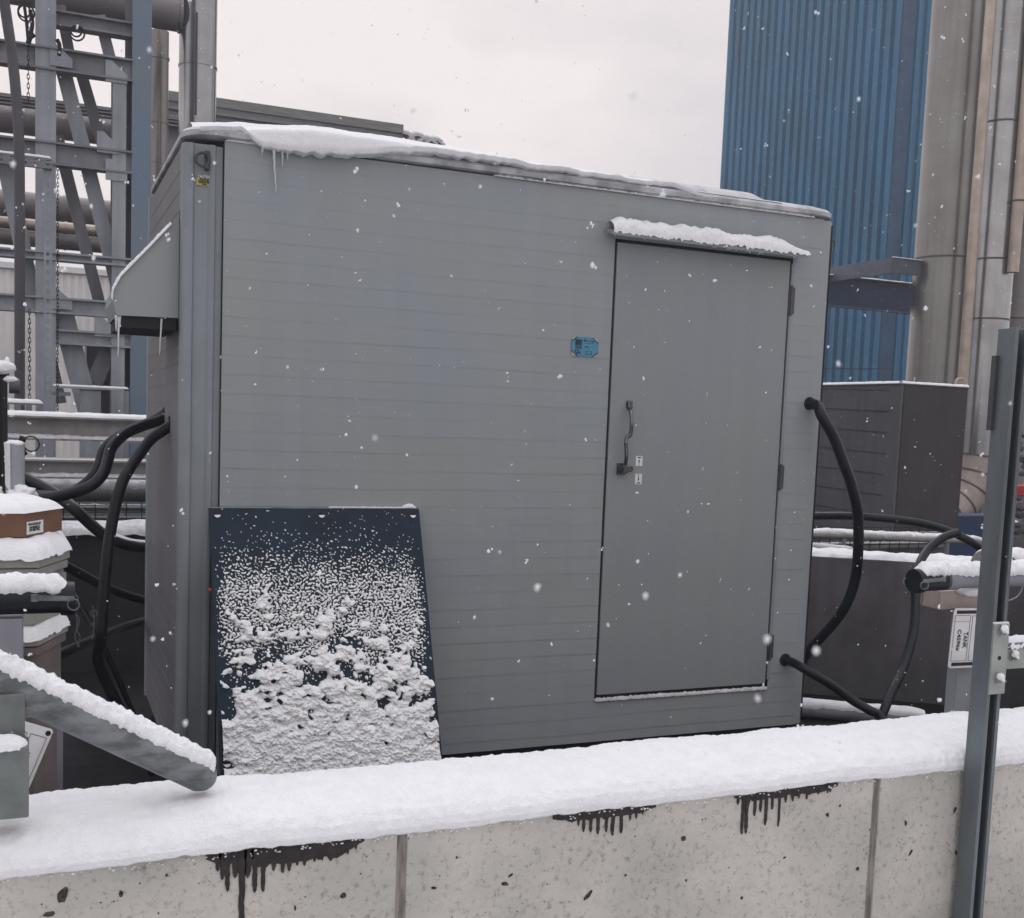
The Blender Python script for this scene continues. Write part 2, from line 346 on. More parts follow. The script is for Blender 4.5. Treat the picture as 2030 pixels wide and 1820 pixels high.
# ------------------------------------------------------------------ front containment wall
YF, YB, ZT = 2.36, 2.68, .605
wall = thing('containment_wall', 'pale pitted concrete wall across the foreground with thick snow on top and dark drips', 'wall', (1.5, 2.5, 0))
JX = [at(797, 1700, YF).x, at(1735, 1620, YF).x]
xs = [-2.2, JX[0] - .012, JX[0] + .012, JX[1] - .012, JX[1] + .012, 6.2]
cm = MB()
for a, b in ((xs[0], xs[1]), (xs[2], xs[3]), (xs[4], xs[5])): cm.box((a, YF, -.05), (b, YB, ZT + .02))
cm.build('wall_panel', 'concrete', wall, bevel=.004)
M['joint'] = mat('joint_filler', (.25, .225, .205), .95, var=.30, vs=45, col2=(.12, .11, .10), stretch=(1.6, 1, .22), sharp=.08, bump=.8, bs=80)
for jx in JX:
    jm = MB(); jm.box((jx - .0121, YF + .004, -.05), (jx + .0121, YB - .004, ZT + .018)); jm.build('joint_filler', 'joint', wall)
# snow on the wall
def wsn(a, b):
    x = -1.3 + 5.6 * a
    lip = fb(x, 3.3, 0, 2.2, 3) * .012 + fb(x, 1.1, 0, 24, 4) * .008
    dip = -.009 * math.exp(-((x - .40) / .10) ** 2)
    prof = [(YF + .002, ZT - .012), (YF - .014, ZT - .004), (YF - .020, ZT + .012), (YF - .014, ZT + .030), (YF + .006, ZT + .047), (YF + .04, ZT + .060), (YF + .09, ZT + .068),
            (YF + .16, ZT + .072), (YF + .24, ZT + .070), (YF + .30, ZT + .060), (YF + .33, ZT + .035), (YF + .34, ZT + .0)]
    t = b * (len(prof) - 1); i = min(int(t), len(prof) - 2); f = t - i; f = f * f * (3 - 2 * f) * .5 + f * .5
    y = prof[i][0] * (1 - f) + prof[i + 1][0] * f; z = prof[i][1] * (1 - f) + prof[i + 1][1] * f
    w = max(0, 1 - b * 2.6)
    y -= lip * w * 1.2; z += lip * (w + .25) * .8
    z += (.008 * fb(x, y * 2, 0, 2.4, 4) + .0022 * fb(x, y, 0, 14, 3)) * (1 if b > .2 else .3) - dip * (.2 < b < .9) * math.sin(min(1, b) * math.pi)
    q = .0028 * fb(x, y, z, 55, 3) + .0016 * noise.noise(Vector((x * 170, y * 170, z * 170))); y -= q * (.3 + w); z += q
    z += max(0, .35 - x) * .02 * (1 if b < .6 else 0) * b
    return (x, y, z)
grid_mesh(1500, 56, wsn).build('snow_cover', 'snow', wall, smooth=True)
# ragged crumbs along the lower snow edge
cr_ = MB()
for i in range(260):
    x = random.uniform(-.4, 3.4); lo = ZT - .012 + fb(x, 1.1, 0, 26, 3) * .006
    cr_.blob((x, YF - .004 - random.random() * .010, lo + random.gauss(0, .0035)), random.uniform(.0012, .0030), i, 1, (1.3, 1, .8), .5)
cr_.build('snow_crumbs', 'snow', wall, smooth=True)
# tar drips
drips = []
def drip(u, v0, v1, wpx):
    p, q = at(u, v0, YF), at(u, v1, YF); drips.append((p.x, min(p.z, ZT - .014), q.z, wpx * .00105))
rd = random.Random(3)
for u, v1, w in [(432, 1722, 14), (441, 1740, 12), (452, 1762, 14), (466, 1735, 16), (481, 1835, 17), (492, 1733, 20), (506, 1764, 15), (523, 1763, 13), (420, 1700, 12),
                 (543, 1722, 13), (562, 1726, 12), (574, 1722, 14), (590, 1712, 11), (604, 1712, 12), (624, 1704, 12), (640, 1702, 10), (655, 1700, 11), (672, 1694, 9), (690, 1690, 10), (706, 1680, 9)]:
    drip(u, 1668 - (u - 430) * .11, v1, w)
for u, v1, w in [(1120, 1622, 8), (1135, 1628, 9), (1147, 1634, 9), (1158, 1646, 10), (1172, 1646, 11), (1187, 1650, 12), (1203, 1646, 10), (1216, 1652, 13), (1233, 1648, 12), (1250, 1622, 9), (1262, 1620, 9), (1274, 1612, 8),
                 (1463, 1592, 10), (1474, 1650, 11), (1482, 1648, 13), (1498, 1614, 11), (1509, 1606, 10), (1520, 1632, 12), (1532, 1602, 9), (1546, 1636, 8), (1558, 1588, 9), (1572, 1585, 10), (1584, 1580, 9), (1600, 1582, 8), (1622, 1572, 8), (1640, 1570, 7), (1646, 1568, 8)]:
    drip(u, 1606 - (u - 1120) * .098, v1, w)
dm = MB()
for k, (x, z0, z1, w) in enumerate(drips):
    n = 16; L_, R_ = [], []; w *= .5
    for i in range(n + 1):
        t = i / n; z = z0 + .008 + (z1 - z0 - .008) * t
        ww = w * (1.15 - .45 * min(1, t * 2.2)) * (1 + .35 * nn(z * 90, k, 0)) * (1 if t < .93 else .7) ; c = x + .0022 * nn(z * 30, k * 3.3, 1)
        L_.append((c - ww, YF - .0035, z)); R_.append((c + ww, YF - .0035, z))
    poly = L_ + [(x, YF - .0035, z1 - w * .8)] + R_[::-1]
    dm.prism(poly, (0, .0025, 0))
def tarband(u0, v0, u1, v1, h):
    p, q = at(u0, v0, YF), at(u1, v1, YF); n = 90; top, bot = [], []
    for i in range(n + 1):
        t = i / n; x = p.x + (q.x - p.x) * t; z = min(ZT - .016, p.z + (q.z - p.z) * t); e = min(1, min(t, 1 - t) * 6)
        hh = h * e * (1 + .6 * nn(x * 45, 5, 0) + .3 * nn(x * 120, 1, 0))
        top.append((x, YF - .0028, z + .012)); bot.append((x, YF - .0028, z - max(.001, hh)))
    for i in range(n): dm.add([top[i], top[i + 1], bot[i + 1], bot[i]], [(0, 1, 2, 3)])
tarband(408, 1688, 722, 1652, .030); tarband(1095, 1608, 1300, 1588, .012); tarband(1455, 1572, 1660, 1548, .013)
for i in range(60):
    u = rd.uniform(0, 420) if i < 45 else rd.uniform(1985, 2030); p = at(u, 1735 - .125 * u if u < 500 else 1508, YF)
    dm.prism([(p.x + rd.uniform(.003, .008) * math.cos(a) * 1.5, YF - .0026, p.z + .002 + rd.uniform(.002, .007) * math.sin(a)) for a in [j * math.pi / 4 for j in range(8)]], (0, .002, 0))
dm.build('tar_drips', 'tar', wall)
# larger voids and gouges in the concrete
vm = MB()
voids = [(125, 1775, 14, 20), (98, 1812, 16, 7), (240, 1772, 6, 9), (680, 1775, 10, 8), (1000, 1752, 12, 7), (1165, 1775, 8, 20), (1355, 1662, 12, 8), (1640, 1615, 6, 9), (1665, 1597, 5, 5), (1795, 1632, 5, 12), (1805, 1690, 6, 12), (1893, 1605, 6, 14), (1895, 1690, 5, 10), (1960, 1592, 5, 6), (1700, 1722, 8, 8), (1925, 1700, 5, 5), (860, 1760, 9, 5), (1240, 1735, 5, 4), (1012, 1735, 10, 4), (1470, 1780, 6, 5), (1555, 1700, 7, 4), (1360, 1745, 5, 4), (905, 1700, 4, 4), (330, 1735, 4, 4), (585, 1800, 3, 9)]
for k in range(420): voids.append((rd.uniform(0, 2030), rd.uniform(1570, 1818), .7 + 2.4 * rd.random() ** 3, .8 + 2.8 * rd.random() ** 3))
for k, (u, v, a_, b__) in enumerate(voids):
    if v < 1735 - .118 * u + 8:
        if k > 25: continue
        v = 1735 - .11 * u + 14
    p = at(u, v, YF); rx, rz = a_ / 1000 * .75, b__ / 1000 * .75; tilt = rd.uniform(-.8, .8)
    poly = []
    for j in range(14):
        an = 2 * math.pi * j / 14; rr = 1 + .45 * nn(math.cos(an) * 1.5, math.sin(an) * 1.5, k)
        X_, Z_ = rx * rr * math.cos(an), rz * rr * math.sin(an)
        poly.append((p.x + X_ * math.cos(tilt) - Z_ * math.sin(tilt), YF - .0012, p.z + X_ * math.sin(tilt) + Z_ * math.cos(tilt)))
    vm.prism(poly, (0, .001, 0))
M['void'] = mat('concrete_void', (.085, .065, .058), .95, var=.5, vs=120, bump=.6, bs=200)
vm.build('concrete_voids', 'void', wall)

# ------------------------------------------------------------------ equipment shelter
YC = 4.402; X0, X1, Z0, Z1 = .507, 3.556, .10, 2.56; YR = 5.77
DX0, DX1, DZ0, DZ1 = 2.350, 3.274, .317, 2.347
cab = thing('equipment_shelter', 'grey clapboard equipment shelter with a door, hoses in its walls and snow along its roof', 'shelter', (2.0, 5.1, 0))
def lap(mb, x0, x1, z0, z1, pitch=.0735, yy=YC, dep=.0009):
    """front siding: every course leans out a little and steps back at its lower edge, edges slightly wavy"""
    k0 = math.floor(z0 / pitch); z = k0 * pitch; rows = []
    while z < z1:
        a, b = max(z, z0), min(z + pitch, z1)
        rows.append((a, yy - dep * (1 - (a - z) / pitch))); rows.append((b - .009 if b < z1 else b, yy - dep * (1 - (b - z) / pitch) - .0001)); z += pitch
    n = max(2, int((x1 - x0) / .03)); k = len(mb.v)
    for i in range(n + 1):
        x = x0 + (x1 - x0) * i / n
        for (zz, y_) in rows: mb.v.append(Vector((x, yy - (yy - y_) * max(.1, .9 + 1.1 * fb(x, 9, math.floor(zz / pitch) * 3.7, 1.6, 3)) + .0016 * fb(x, 0, zz, 2.2, 3) + .0006 * nn(x * 9, 5, zz * 30), zz + (.005 * fb(x, zz, 0, 1.9, 3) if z0 + .01 < zz < z1 - .01 else 0))))
    m = len(rows)
    for i in range(n):
        for j in range(m - 1):
            a = k + i * m + j; mb.f.append((a, a + m, a + m + 1, a + 1))
fr = MB(); XP = .655; RC = .10
lap(fr, XP, DX0 - .012, Z0, Z1); lap(fr, DX0 - .012, DX1 + .016, DZ1 + .014, Z1); lap(fr, DX0 - .012, DX1 + .016, Z0, DZ0 - .014); lap(fr, DX1 + .016, X1 - RC, Z0, Z1)
fr.build('front_siding', 'panel', cab, fixn=False)
# rounded right corner, sides, back
rc = MB(); n = 8
for i in range(n + 1):
    a = math.pi / 2 * i / n; x = X1 - RC + RC * math.sin(a); y = YC + RC - RC * math.cos(a)
    rc.v += [Vector((x, y, Z0)), Vector((x, y, Z1 - .005))]
for i in range(n): rc.f.append((2 * i, 2 * i + 2, 2 * i + 3, 2 * i + 1))
rc.add([(X1, YC + RC, Z0), (X1, YR, Z0), (X1, YR, Z1 - .005), (X1, YC + RC, Z1 - .005), (X0, YR, Z0), (X0, YR, Z1 - .005)], [(0, 1, 2, 3), (1, 4, 5, 2)])
rc.build('corner_and_back_wall', 'panel', cab, smooth='auto', fixn=False)
# inner liner behind siding so no gap shows
MB().box((X0 + .03, YC + .02, Z0 + .01), (X1 - .03, YR - .02, Z1 - .02)).build('inner_frame', 'dark', cab)
# left end wall with slanting ribs
ew = MB(); ew.add([(X0, YC + .06, Z0), (X0, YR, Z0), (X0, YR, Z1 - .02), (X0, YC + .06, Z1 - .02)], [(0, 1, 2, 3)])
z = Z0 + .0735
while z < Z1 - .05:
    ew.box((X0 - .0012, YC + .062, z), (X0 + .001, YR - .002, z + .005)); z += .0735
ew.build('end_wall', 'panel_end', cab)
MB().tube([(X0 + .012, YR - .012, Z0), (X0 + .012, YR - .012, Z1)], .022, 12).build('rear_corner_trim', 'trim', cab, smooth='auto')
# left corner post: rounded outer edge, flat web with the eye, raised bead, recess, dark gap
po = MB()
prof = [(X0, YC + .075), (X0 - .006, YC + .05), (X0 - .004, YC + .015), (X0 + .006, YC + .0), (X0 + .022, YC - .006), (X0 + .034, YC - .003), (X0 + .037, YC + .006), (X0 + .042, YC + .004),
        (X0 + .088, YC + .002), (X0 + .094, YC - .004), (X0 + .104, YC - .007), (X0 + .114, YC - .004), (X0 + .117, YC + .008), (X0 + .120, YC + .014), (X0 + .1445, YC + .015)]
for (x, y) in prof: po.v += [Vector((x, y, Z0 + .02)), Vector((x, y, Z1 - .022))]
for i in range(len(prof) - 1): po.f.append((2 * i, 2 * i + 2, 2 * i + 3, 2 * i + 1))
po.f.append(tuple(2 * i + 1 for i in range(len(prof)))[::-1])
po.build('corner_post', 'trim', cab, smooth='auto', fixn=False)
MB().box((X0 + .1445, YC + .004, Z0), (X0 + .1478, YC + .05, Z1 - .004)).build('panel_gap', 'dark', cab)
# lifting eye
def eye(x, z, nrm, y=YC):
    e = MB()
    if nrm == 'f':
        e.box((x + .010, y - .008, z - .036), (x + .026, y + .004, z + .036)); e.torus((x + .000, y - .020, z), .024, .0055, (0, 1, .0), 24)
        e.tube([(x + .016, y - .02, z - .034), (x + .016, y - .02, z - .020)], .010, 8); e.tube([(x + .016, y - .02, z + .020), (x + .016, y - .02, z + .032)], .008, 8)
    else:
        e.box((X1 - .002, y + .06, z - .03), (X1 + .006, y + .1, z + .03)); e.tube(spline([(X1, y + .08, z - .024), (X1 + .028, y + .08, z - .024), (X1 + .036, y + .08, z), (X1 + .028, y + .08, z + .024), (X1, y + .08, z + .024)], 5), .004, 8)
    return e
eye(at(400, 318, YC).x, at(400, 318, YC).z, 'f').build('lifting_eye', 'hinge', cab, smooth='auto')
eye(0, at(1652, 480, YC).z, 'r').build('lifting_eye', 'hinge', cab, smooth='auto')
# caution label on the post
cl = MB(); a = at(389.5, 346, YC - .004); b = at(421.5, 370, YC - .004); y_ = YC - .0012
cl.box((a.x, y_, b.z), (b.x, y_ + .002, a.z)); cob = cl.build('caution_label', 'yellow', cab); cob['label'] = 'small yellow caution label'
hz_ = (a.z - b.z); cw = b.x - a.x
MB().box((a.x + .001, y_ - .0008, a.z - hz_ * .27), (b.x + .001, y_, a.z)).build('label_header', 'ink', cob)
cx_ = (a.x + b.x) / 2
text('CAUTION', 'label_text', cob, (cx_, y_ - .0014, a.z - hz_ * .135), (1, 0, 0), (0, 0, 1), .0125, 'plas_white', bold=.0004, width=cw * .86)
for k, (s_, w_) in enumerate([('DO NOT LIFT', .55), ('BUILDING FROM', .74), ('HOOKS TO FORK', .76), ('OPEN', .3)]):
    text(s_, 'label_text', cob, (cx_, y_ - .0010, a.z - hz_ * (.38 + .165 * k)), (1, 0, 0), (0, 0, 1), .0068, 'ink', bold=.0003, width=cw * w_)
# skid base
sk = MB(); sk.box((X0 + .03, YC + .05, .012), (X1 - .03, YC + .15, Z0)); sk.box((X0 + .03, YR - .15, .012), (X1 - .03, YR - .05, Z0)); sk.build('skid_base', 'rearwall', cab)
# roof lid: rounded plan, three tiers
def rrect(x0, x1, y0, y1, r, z, n=7):
    o = []
    for cx, cy, a0 in ((x0 + r, y0 + r, math.pi), (x1 - r, y0 + r, 1.5 * math.pi), (x1 - r, y1 - r, 0), (x0 + r, y1 - r, .5 * math.pi)):
        for i in range(n + 1): a = a0 + math.pi / 2 * i / n; o.append(Vector((cx + r * math.cos(a), cy + r * math.sin(a), z)))
    return o
ry1 = YR + .03
tiers = [(0.0, 2.568), (-.010, 2.572), (-.013, 2.590), (-.002, 2.603), (.03, 2.616), (.10, 2.634), (.165, 2.648), (.20, 2.650), (.215, 2.668), (.25, 2.694), (.28, 2.701), (.40, 2.704)]
rf = MB(); rings = [rrect(X0 + .01 + d, X1 - .028 - d, YC - .012 + d, ry1 - d, .12, z) for d, z in tiers]
nR = len(rings[0])
for R_ in rings: rf.v += R_
for i in range(len(rings) - 1):
    for j in range(nR): rf.f.append((i * nR + j, i * nR + (j + 1) % nR, (i + 1) * nR + (j + 1) % nR, (i + 1) * nR + j))
rf.f.append(tuple((len(rings) - 1) * nR + j for j in range(nR))); rf.f.append(tuple(reversed(range(nR))))
lid = rf.build('roof', 'roof', cab, smooth='auto')
# fascia strip visible under the snow
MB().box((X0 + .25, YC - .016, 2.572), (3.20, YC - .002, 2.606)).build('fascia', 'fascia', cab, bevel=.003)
# snow on the roof
def sm(a, b, x): t = max(0, min(1, (x - a) / (b - a))); return t * t * (3 - 2 * t)
def roofsnow(a, b):
    x = .56 + 2.25 * a
    dr = sm(.70, 1.02, x) * (1 - .95 * sm(1.3, 2.5, x))                 # big drift at the left, thinner to the right
    low = 2.604 - .062 * sm(.70, .80, x) * (1 - sm(.98, 1.5, x)) - .010 * fb(x, 0, 0, 6, 3) * (x > .7)
    tk = .006 + .050 * dr
    edge = .004 + .030 * dr
    yb = YC - .018 - edge
    P_ = [(YC - .012, low), (yb, low + .004), (yb - .006, low + .016 + tk * .2), (yb + .004, 2.606 + tk * .45), (YC + .03, 2.618 + tk * .85), (YC + .10, 2.636 + tk * .9), (YC + .18, 2.653 + tk * .7), (YC + .235, 2.690 + tk * .35), (YC + .30, 2.708 + tk * .2), (YC + 1.0, 2.710 + tk * .1)]
    t = b * (len(P_) - 1); i = min(int(t), len(P_) - 2); f = t - i
    y = P_[i][0] * (1 - f) + P_[i + 1][0] * f; z = P_[i][1] * (1 - f) + P_[i + 1][1] * f
    w = max(0, 1 - b * 3)
    z += .003 * fb(x, y, 0, 9, 3) + .0016 * fb(x, y, 0, 38, 2) + .006 * w * fb(x, 2, 0, 30, 2) * (.4 + dr); y -= .005 * w * fb(x, 6, 0, 22, 3)
    e = min(1, a * 12, (1 - a) * 12); z = z - (1 - e) * (tk + .02)
    return (x, y, z)
grid_mesh(620, 40, roofsnow).build('roof_snow', 'snow', lid, smooth=True)
# thin snow line on the siding's top edge, right half, and at the far left
snow_cap((1.75, YC - .001, Z1 - .001), (3.40, YC - .001, Z1 - .001), .020, .010, 3, amp=1.3, step=.004).build('ledge_snow', 'snow', lid, smooth=True)
snow_cap((.655, YC + .004, Z1 - .001), (.80, YC + .004, Z1 - .001), .02, .010, 5, amp=.5, step=.004).build('ledge_snow', 'snow', lid, smooth=True)
# icicles under the drift
for u, v0, v1, r0 in [(543, 296, 385, .0048), (560, 298, 330, .0042), (570, 298, 318, .004), (520, 292, 308, .006), (598, 300, 312, .004)]:
    p, q = at(u, v0, YC - .022), at(u + (4 if v1 > 380 else 0), v1, YC - .014)
    MB().tube([p.lerp(q, i / 10) + Vector((.004 * nn(i * .7, r0 * 900, 0), 0, 0)) for i in range(11)], [r0 * (1 - i / 10.5) ** 1.2 + .0012 for i in range(11)], 7).build('icicle', 'ice', lid, smooth=True)
# door
dr_ = MB().box((DX0, YC - .004, DZ0), (DX1, YC + .04, DZ1)).build('door', 'door', cab, bevel=.003); dr_['label'] = 'smooth grey shelter door'
fm = MB()
fm.box((DX0 - .012, YC + .004, DZ0 - .014), (DX0 - .0003, YC + .05, DZ1 + .014)); fm.box((DX1 + .0003, YC + .004, DZ0 - .014), (DX1 + .008, YC + .05, DZ1 + .014))
fm.box((DX0 - .0002, YC + .004, DZ1 + .0003), (DX1 + .0002, YC + .05, DZ1 + .014)); fm.box((DX0 - .0002, YC + .004, DZ0 - .014), (DX1 + .0002, YC + .05, DZ0 - .0003))
fm.build('door_gap', 'dark', cab)
jm = MB().box((DX1 + .0085, YC - .006, DZ0 + .02), (DX1 + .024, YC + .01, DZ1 - .01)); jm.build('door_jamb', 'trim', cab, bevel=.002)
for u, v0, v1 in [(1563, 566, 626), (1541, 920, 972), (1520, 1256, 1308)]:
    z1_, z0_ = at(u, v0, YC).z, at(u, v1, YC).z; h = MB()
    h.tube([(DX1 + .014, YC - .008, z0_), (DX1 + .014, YC - .008, z1_)], .0065, 10); h.box((DX1 + .001, YC - .007, z0_ + .008), (DX1 + .034, YC - .0035, z1_ - .008))
    h.build('hinge', 'hinge', cab, smooth='auto')
snow_cap((DX0 - .01, YC - .003, DZ0 - .022), (DX1 + .014, YC - .003, DZ0 - .022), .014, .008, 8, over=.006, amp=.9, step=.004).build('sill_snow', 'snow_dirty', cab, smooth=True)
# handle: two-bend lever on a round base
hm = MB()
def hp(u, v, d): return at(u, v, YC - d)
pts = [hp(1247, 797, .012), hp(1247, 808, .016), hp(1251, 818, .040), hp(1252, 835, .052), hp(1250, 860, .050), hp(1243, 868, .044), hp(1241, 880, .046), hp(1242, 902, .044), hp(1240, 920, .034), hp(1238, 930, .026)]
hm.tube(spline(pts, 5), .0085, 10); hm.box(hp(1244, 794, .010) - Vector((.002, 0, 0)), hp(1251, 810, -.003))
hob = hm.build('door_handle', 'chrome', dr_, smooth='auto')
hb = MB(); c = hp(1230, 928, 0); hb.box((c.x - .022, YC - .012, c.z - .030), (c.x + .020, YC - .002, c.z + .022)); hb.tube([(c.x + .002, YC - .004, c.z - .004), (c.x + .002, YC - .042, c.z - .004)], .020, 18)
hb.tube([(c.x + .002, YC - .042, c.z - .004), (c.x + .002, YC - .050, c.z - .004)], .014, 18); hb.torus((c.x + .048, YC - .010, c.z - .002), .010, .0035, (0, 1, 0), 14); hb.bar((c.x + .015, YC - .010, c.z - .004), (c.x + .04, YC - .010, c.z - .003), .010, .005)
for sx in (-.016, .014):
    for sz in (-.024, .016): hb.tube([(c.x + sx, YC - .012, c.z + sz), (c.x + sx, YC - .015, c.z + sz)], .0035, 8)
hb.build('latch_base', 'chrome', dr_, smooth='auto')
for (u0, v0, u1, v1, up) in [(1259.5, 904, 1272, 924, 1), (1258, 939, 1270.5, 960.5, -1)]:
    a, b = at(u0, v0, YC), at(u1, v1, YC); y_ = YC - .0062
    lb = MB().box((a.x, y_, b.z), (b.x, y_ + .0016, a.z)).build('arrow_label', 'plas_white', dr_, bevel=.0006); cx = (a.x + b.x) / 2; h = a.z - b.z; cz = (a.z + b.z) / 2
    am = MB(); s_ = up; zt = cz + s_ * h * .22
    am.prism([(cx - .004, y_ - .0006, zt - s_ * h * .30), (cx + .004, y_ - .0006, zt - s_ * h * .30), (cx, y_ - .0006, zt)], (0, .0005, 0)); am.box((cx - .0012, y_ - .0006, zt - s_ * h * .3), (cx + .0012, y_ - .0001, cz - s_ * h * .48))
    am.build('arrow', 'ink', lb); text('OPEN' if up > 0 else 'CLOSE', 'label_text', lb, (cx, y_ - .0008, cz + s_ * h * .36), (1, 0, 0), (0, 0, 1), .0075, bold=.0004, width=.019)
# octagonal blue tag beside the door
a, b = at(1133, 667, YC), at(1184, 709, YC); y_ = YC - .0050; w_, h_ = b.x - a.x, a.z - b.z
MB().box((a.x + .002, y_ + .0006, b.z + .002), (b.x - .002, y_ + .002, a.z - .002)).build('tag_backing', 'palecorner', cab)
k_ = .24
def tg(fx, fz): return Vector((a.x + w_ * fx, y_, a.z - h_ * fz))
tgo = MB().prism([tg(k_ * .8, 0), tg(1 - k_ * .9, .0), tg(1, .30), tg(1, .76), tg(1 - k_, 1), tg(k_, 1), tg(0, .70), tg(0, .22)], (0, .0006, 0)).build('blue_tag', 'bluetag', cab); tgo['label'] = 'blue tag with cut corners and dark printing'
ty = Vector((0, -.0006, 0))
def tb(x0, z0, x1, z1, m='navyink', nm='tag_print'):
    t_ = MB(); q0, q1 = tg(x0, z0), tg(x1, z1); t_.box(q0 + ty, q1 + Vector((0, -.0001, 0))); return t_
pm = MB()
for q in [(.13, .13, .38, .42), (.13, .45, .38, .50), (.13, .54, .38, .60), (.13, .66, .26, .70), (.14, .70, .17, .80), (.23, .70, .26, .88), (.29, .70, .33, .72), (.28, .77, .34, .86), (.18, .78, .21, .90),
          (.44, .14, .55, .21), (.58, .15, .68, .22), (.72, .16, .74, .22), (.76, .16, .84, .23), (.45, .29, .83, .31), (.48, .46, .60, .51), (.62, .46, .635, .57), (.66, .47, .83, .49),
          (.56, .69, .74, .71), (.54, .71, .56, .86), (.74, .72, .76, .87), (.56, .86, .74, .88)]:
    t_ = tb(*q); pm.add(t_.v, t_.f)
for (p_, q_) in ((((.0, .22)), (k_ * .8, 0)), ((1 - k_ * .9, .0), (1, .30)), ((1, .76), (1 - k_, 1)), ((k_, 1), (0, .70))):
    pm.bar(tg(*p_) + ty, tg(*q_) + ty, .0035, .0008, (0, 1, 0))
pm.build('tag_print', 'navyink', tgo)
am = MB()
for r in (.10, .155, .20, .24):
    cc = tg(.13, .42); pts = [cc + ty * 1.8 + Vector((r * w_ * math.sin(t), 0, r * w_ * math.cos(t))) for t in [i * math.pi / 2 / 10 for i in range(11)]]
    am.tube(pts, .0006, 4)
am.build('tag_arcs', 'bluetag', tgo)
# drip cap with snow over the door
ca = Vector((at(1213, 452, YC - .07).x, YC, at(1213, 452, YC - .07).z)); cb = Vector((at(1601, 503, YC - .07).x, YC, at(1601, 500, YC - .07).z))
dc = MB(); dc.add([ca + Vector((0, 0, .012)), cb + Vector((0, 0, .012)), cb + Vector((0, -.085, -.012)), ca + Vector((0, -.085, -.012)), ca + Vector((0, 0, -.006)), cb + Vector((0, 0, -.006)), cb + Vector((0, -.085, -.030)), ca + Vector((0, -.085, -.030))],
       [(0, 1, 2, 3), (7, 6, 5, 4), (3, 2, 6, 7), (0, 3, 7, 4), (1, 5, 6, 2)])
dco = dc.build('drip_cap', 'panel', cab, bevel=.002)
def hf(a): return (.85 + .25 * nn(a * 9, 3, 0) + .22 * max(0, nn(a * 24, 8, 0))) * (1 - .75 * sm(.82, 1, a)) * (.7 + .3 * sm(0, .04, a))
snow_cap(ca + Vector((.0, -.045, -.004)), cb + Vector((0, -.045, -.004)), .092, .060, 12, over=.014, amp=.28, step=.003, nsec=22, hfun=hf, ends=False).build('cap_snow', 'snow', dco, smooth=True)
# ventilation hood on the left end
hy0, hy1 = 4.48, 4.98
def hv(u, v): p = at(u, v, hy0); return Vector((min(p.x, X0 - .001), hy0, p.z))
hpts = [Vector((X0 - .001, hy0, 2.274)), Vector((X0 - .001, hy0, 1.892)), hv(232, 625), hv(223, 596), hv(225, 575), hv(240, 548), hv(290, 497), hv(340, 445)]
hd = MB(); D_ = Vector((0, hy1 - hy0, 0)); nh = len(hpts)
for Y_ in (0, 1):
    q = [p + D_ * Y_ for p in hpts]; hd.add(q, [tuple(range(nh))])
top_ = hpts[2:] + [hpts[0]]
for i in range(len(top_) - 1): hd.add([top_[i], top_[i + 1], top_[i + 1] + D_, top_[i] + D_], [(0, 1, 2, 3)])
hoodo = hd.build('vent_hood', 'panel', cab)
# dark slot under the hood and flange against the wall
MB().box((hpts[2].x + .006, hy0 + .012, 1.845), (X0 - .012, hy1 - .01, 1.893)).build('hood_louvre', 'dark', cab)
MB().box((X0 - .006, hy0 - .004, 1.86), (X0 - .001, hy0 - .0005, 2.29)).build('hood_flange', 'hinge', cab)
hs = MB()
for i in range(3, nh - 1):
    snow_cap(hpts[i] + Vector((0, .004, 0)), hpts[i + 1] + Vector((0, .004, 0)), .03, .010, i, amp=.5, step=.004, ends=False, up=(-.5, 0, .86), side=(0, 1, 0), mb=hs)
hs.build('hood_snow', 'snow', hoodo, smooth=True)
for dx, L_, r0 in ((.004, .16, .004), (-.004, .06, .005), (.010, .04, .003), (.16, .14, .0035)):
    p = hpts[2] + Vector((dx + .002, .01, 0)); MB().tube([p + Vector((.002 * nn(i, dx * 99, 2) - (.0008 * i if dx > .1 else 0), 0, -L_ * i / 8)) for i in range(9)], [r0 * (1 - i / 9) + .001 for i in range(9)], 6).build('hood_icicle', 'ice', hoodo, smooth=True)
# snow on the left roof rim
snow_cap((X0 + .012, YC + .09, 2.578), (X0 + .012, YR - .1, 2.578), .03, .012, 21, amp=.4, step=.01).build('rim_snow', 'snow', lid, smooth=True)
# hose sleeves
for u, v in ((1604, 800), (1556, 1308)):
    p = at(u, v, YC); s_ = MB(); s_.tube([(p.x, YC - .006, p.z), (p.x, YC + .03, p.z)], .031, 24); s_.build('hose_sleeve', 'dark', cab, smooth='auto')
for (y, z) in ((5.03, 1.52), (4.80, 1.485)):
    MB().tube([(X0 - .004, y, z), (X0 + .03, y, z)], .029, 20).build('hose_sleeve', 'dark', cab, smooth='auto')

# ------------------------------------------------------------------ leaning navy sheet with clinging snow
PT = Vector((.613, YC - .016, 1.168)); PW = .853
tilt = Vector((0, -.375, -.925)).normalized(); nrm_ = Vector((0, -tilt.z, tilt.y)); nrm_ = Vector((0, -abs(nrm_.y), abs(nrm_.z)))
PL = 1.26
sh = thing('leaning_sheet', 'navy sheet with drilled holes leaning on the shelter, crusted with snow', 'sheet', (PT.x + PW / 2, 3.9, 0))
def ps(a, b, h=0): return PT + Vector((1, 0, 0)) * (a * PW) + tilt * (b * PL) + nrm_ * h
MB().prism([ps(0, 0), ps(1, 0), ps(1, 1), ps(0, 1)], -nrm_ * .012).build('sheet', 'panelsheet', sh)
ed = MB(); ed.bar(ps(0, 0, -.004) + Vector((0, 0, .001)), ps(1, 0, -.004) + Vector((0, 0, .001)), .0045, .012, nrm_); ed.build('sheet_top_edge', 'galv', sh)
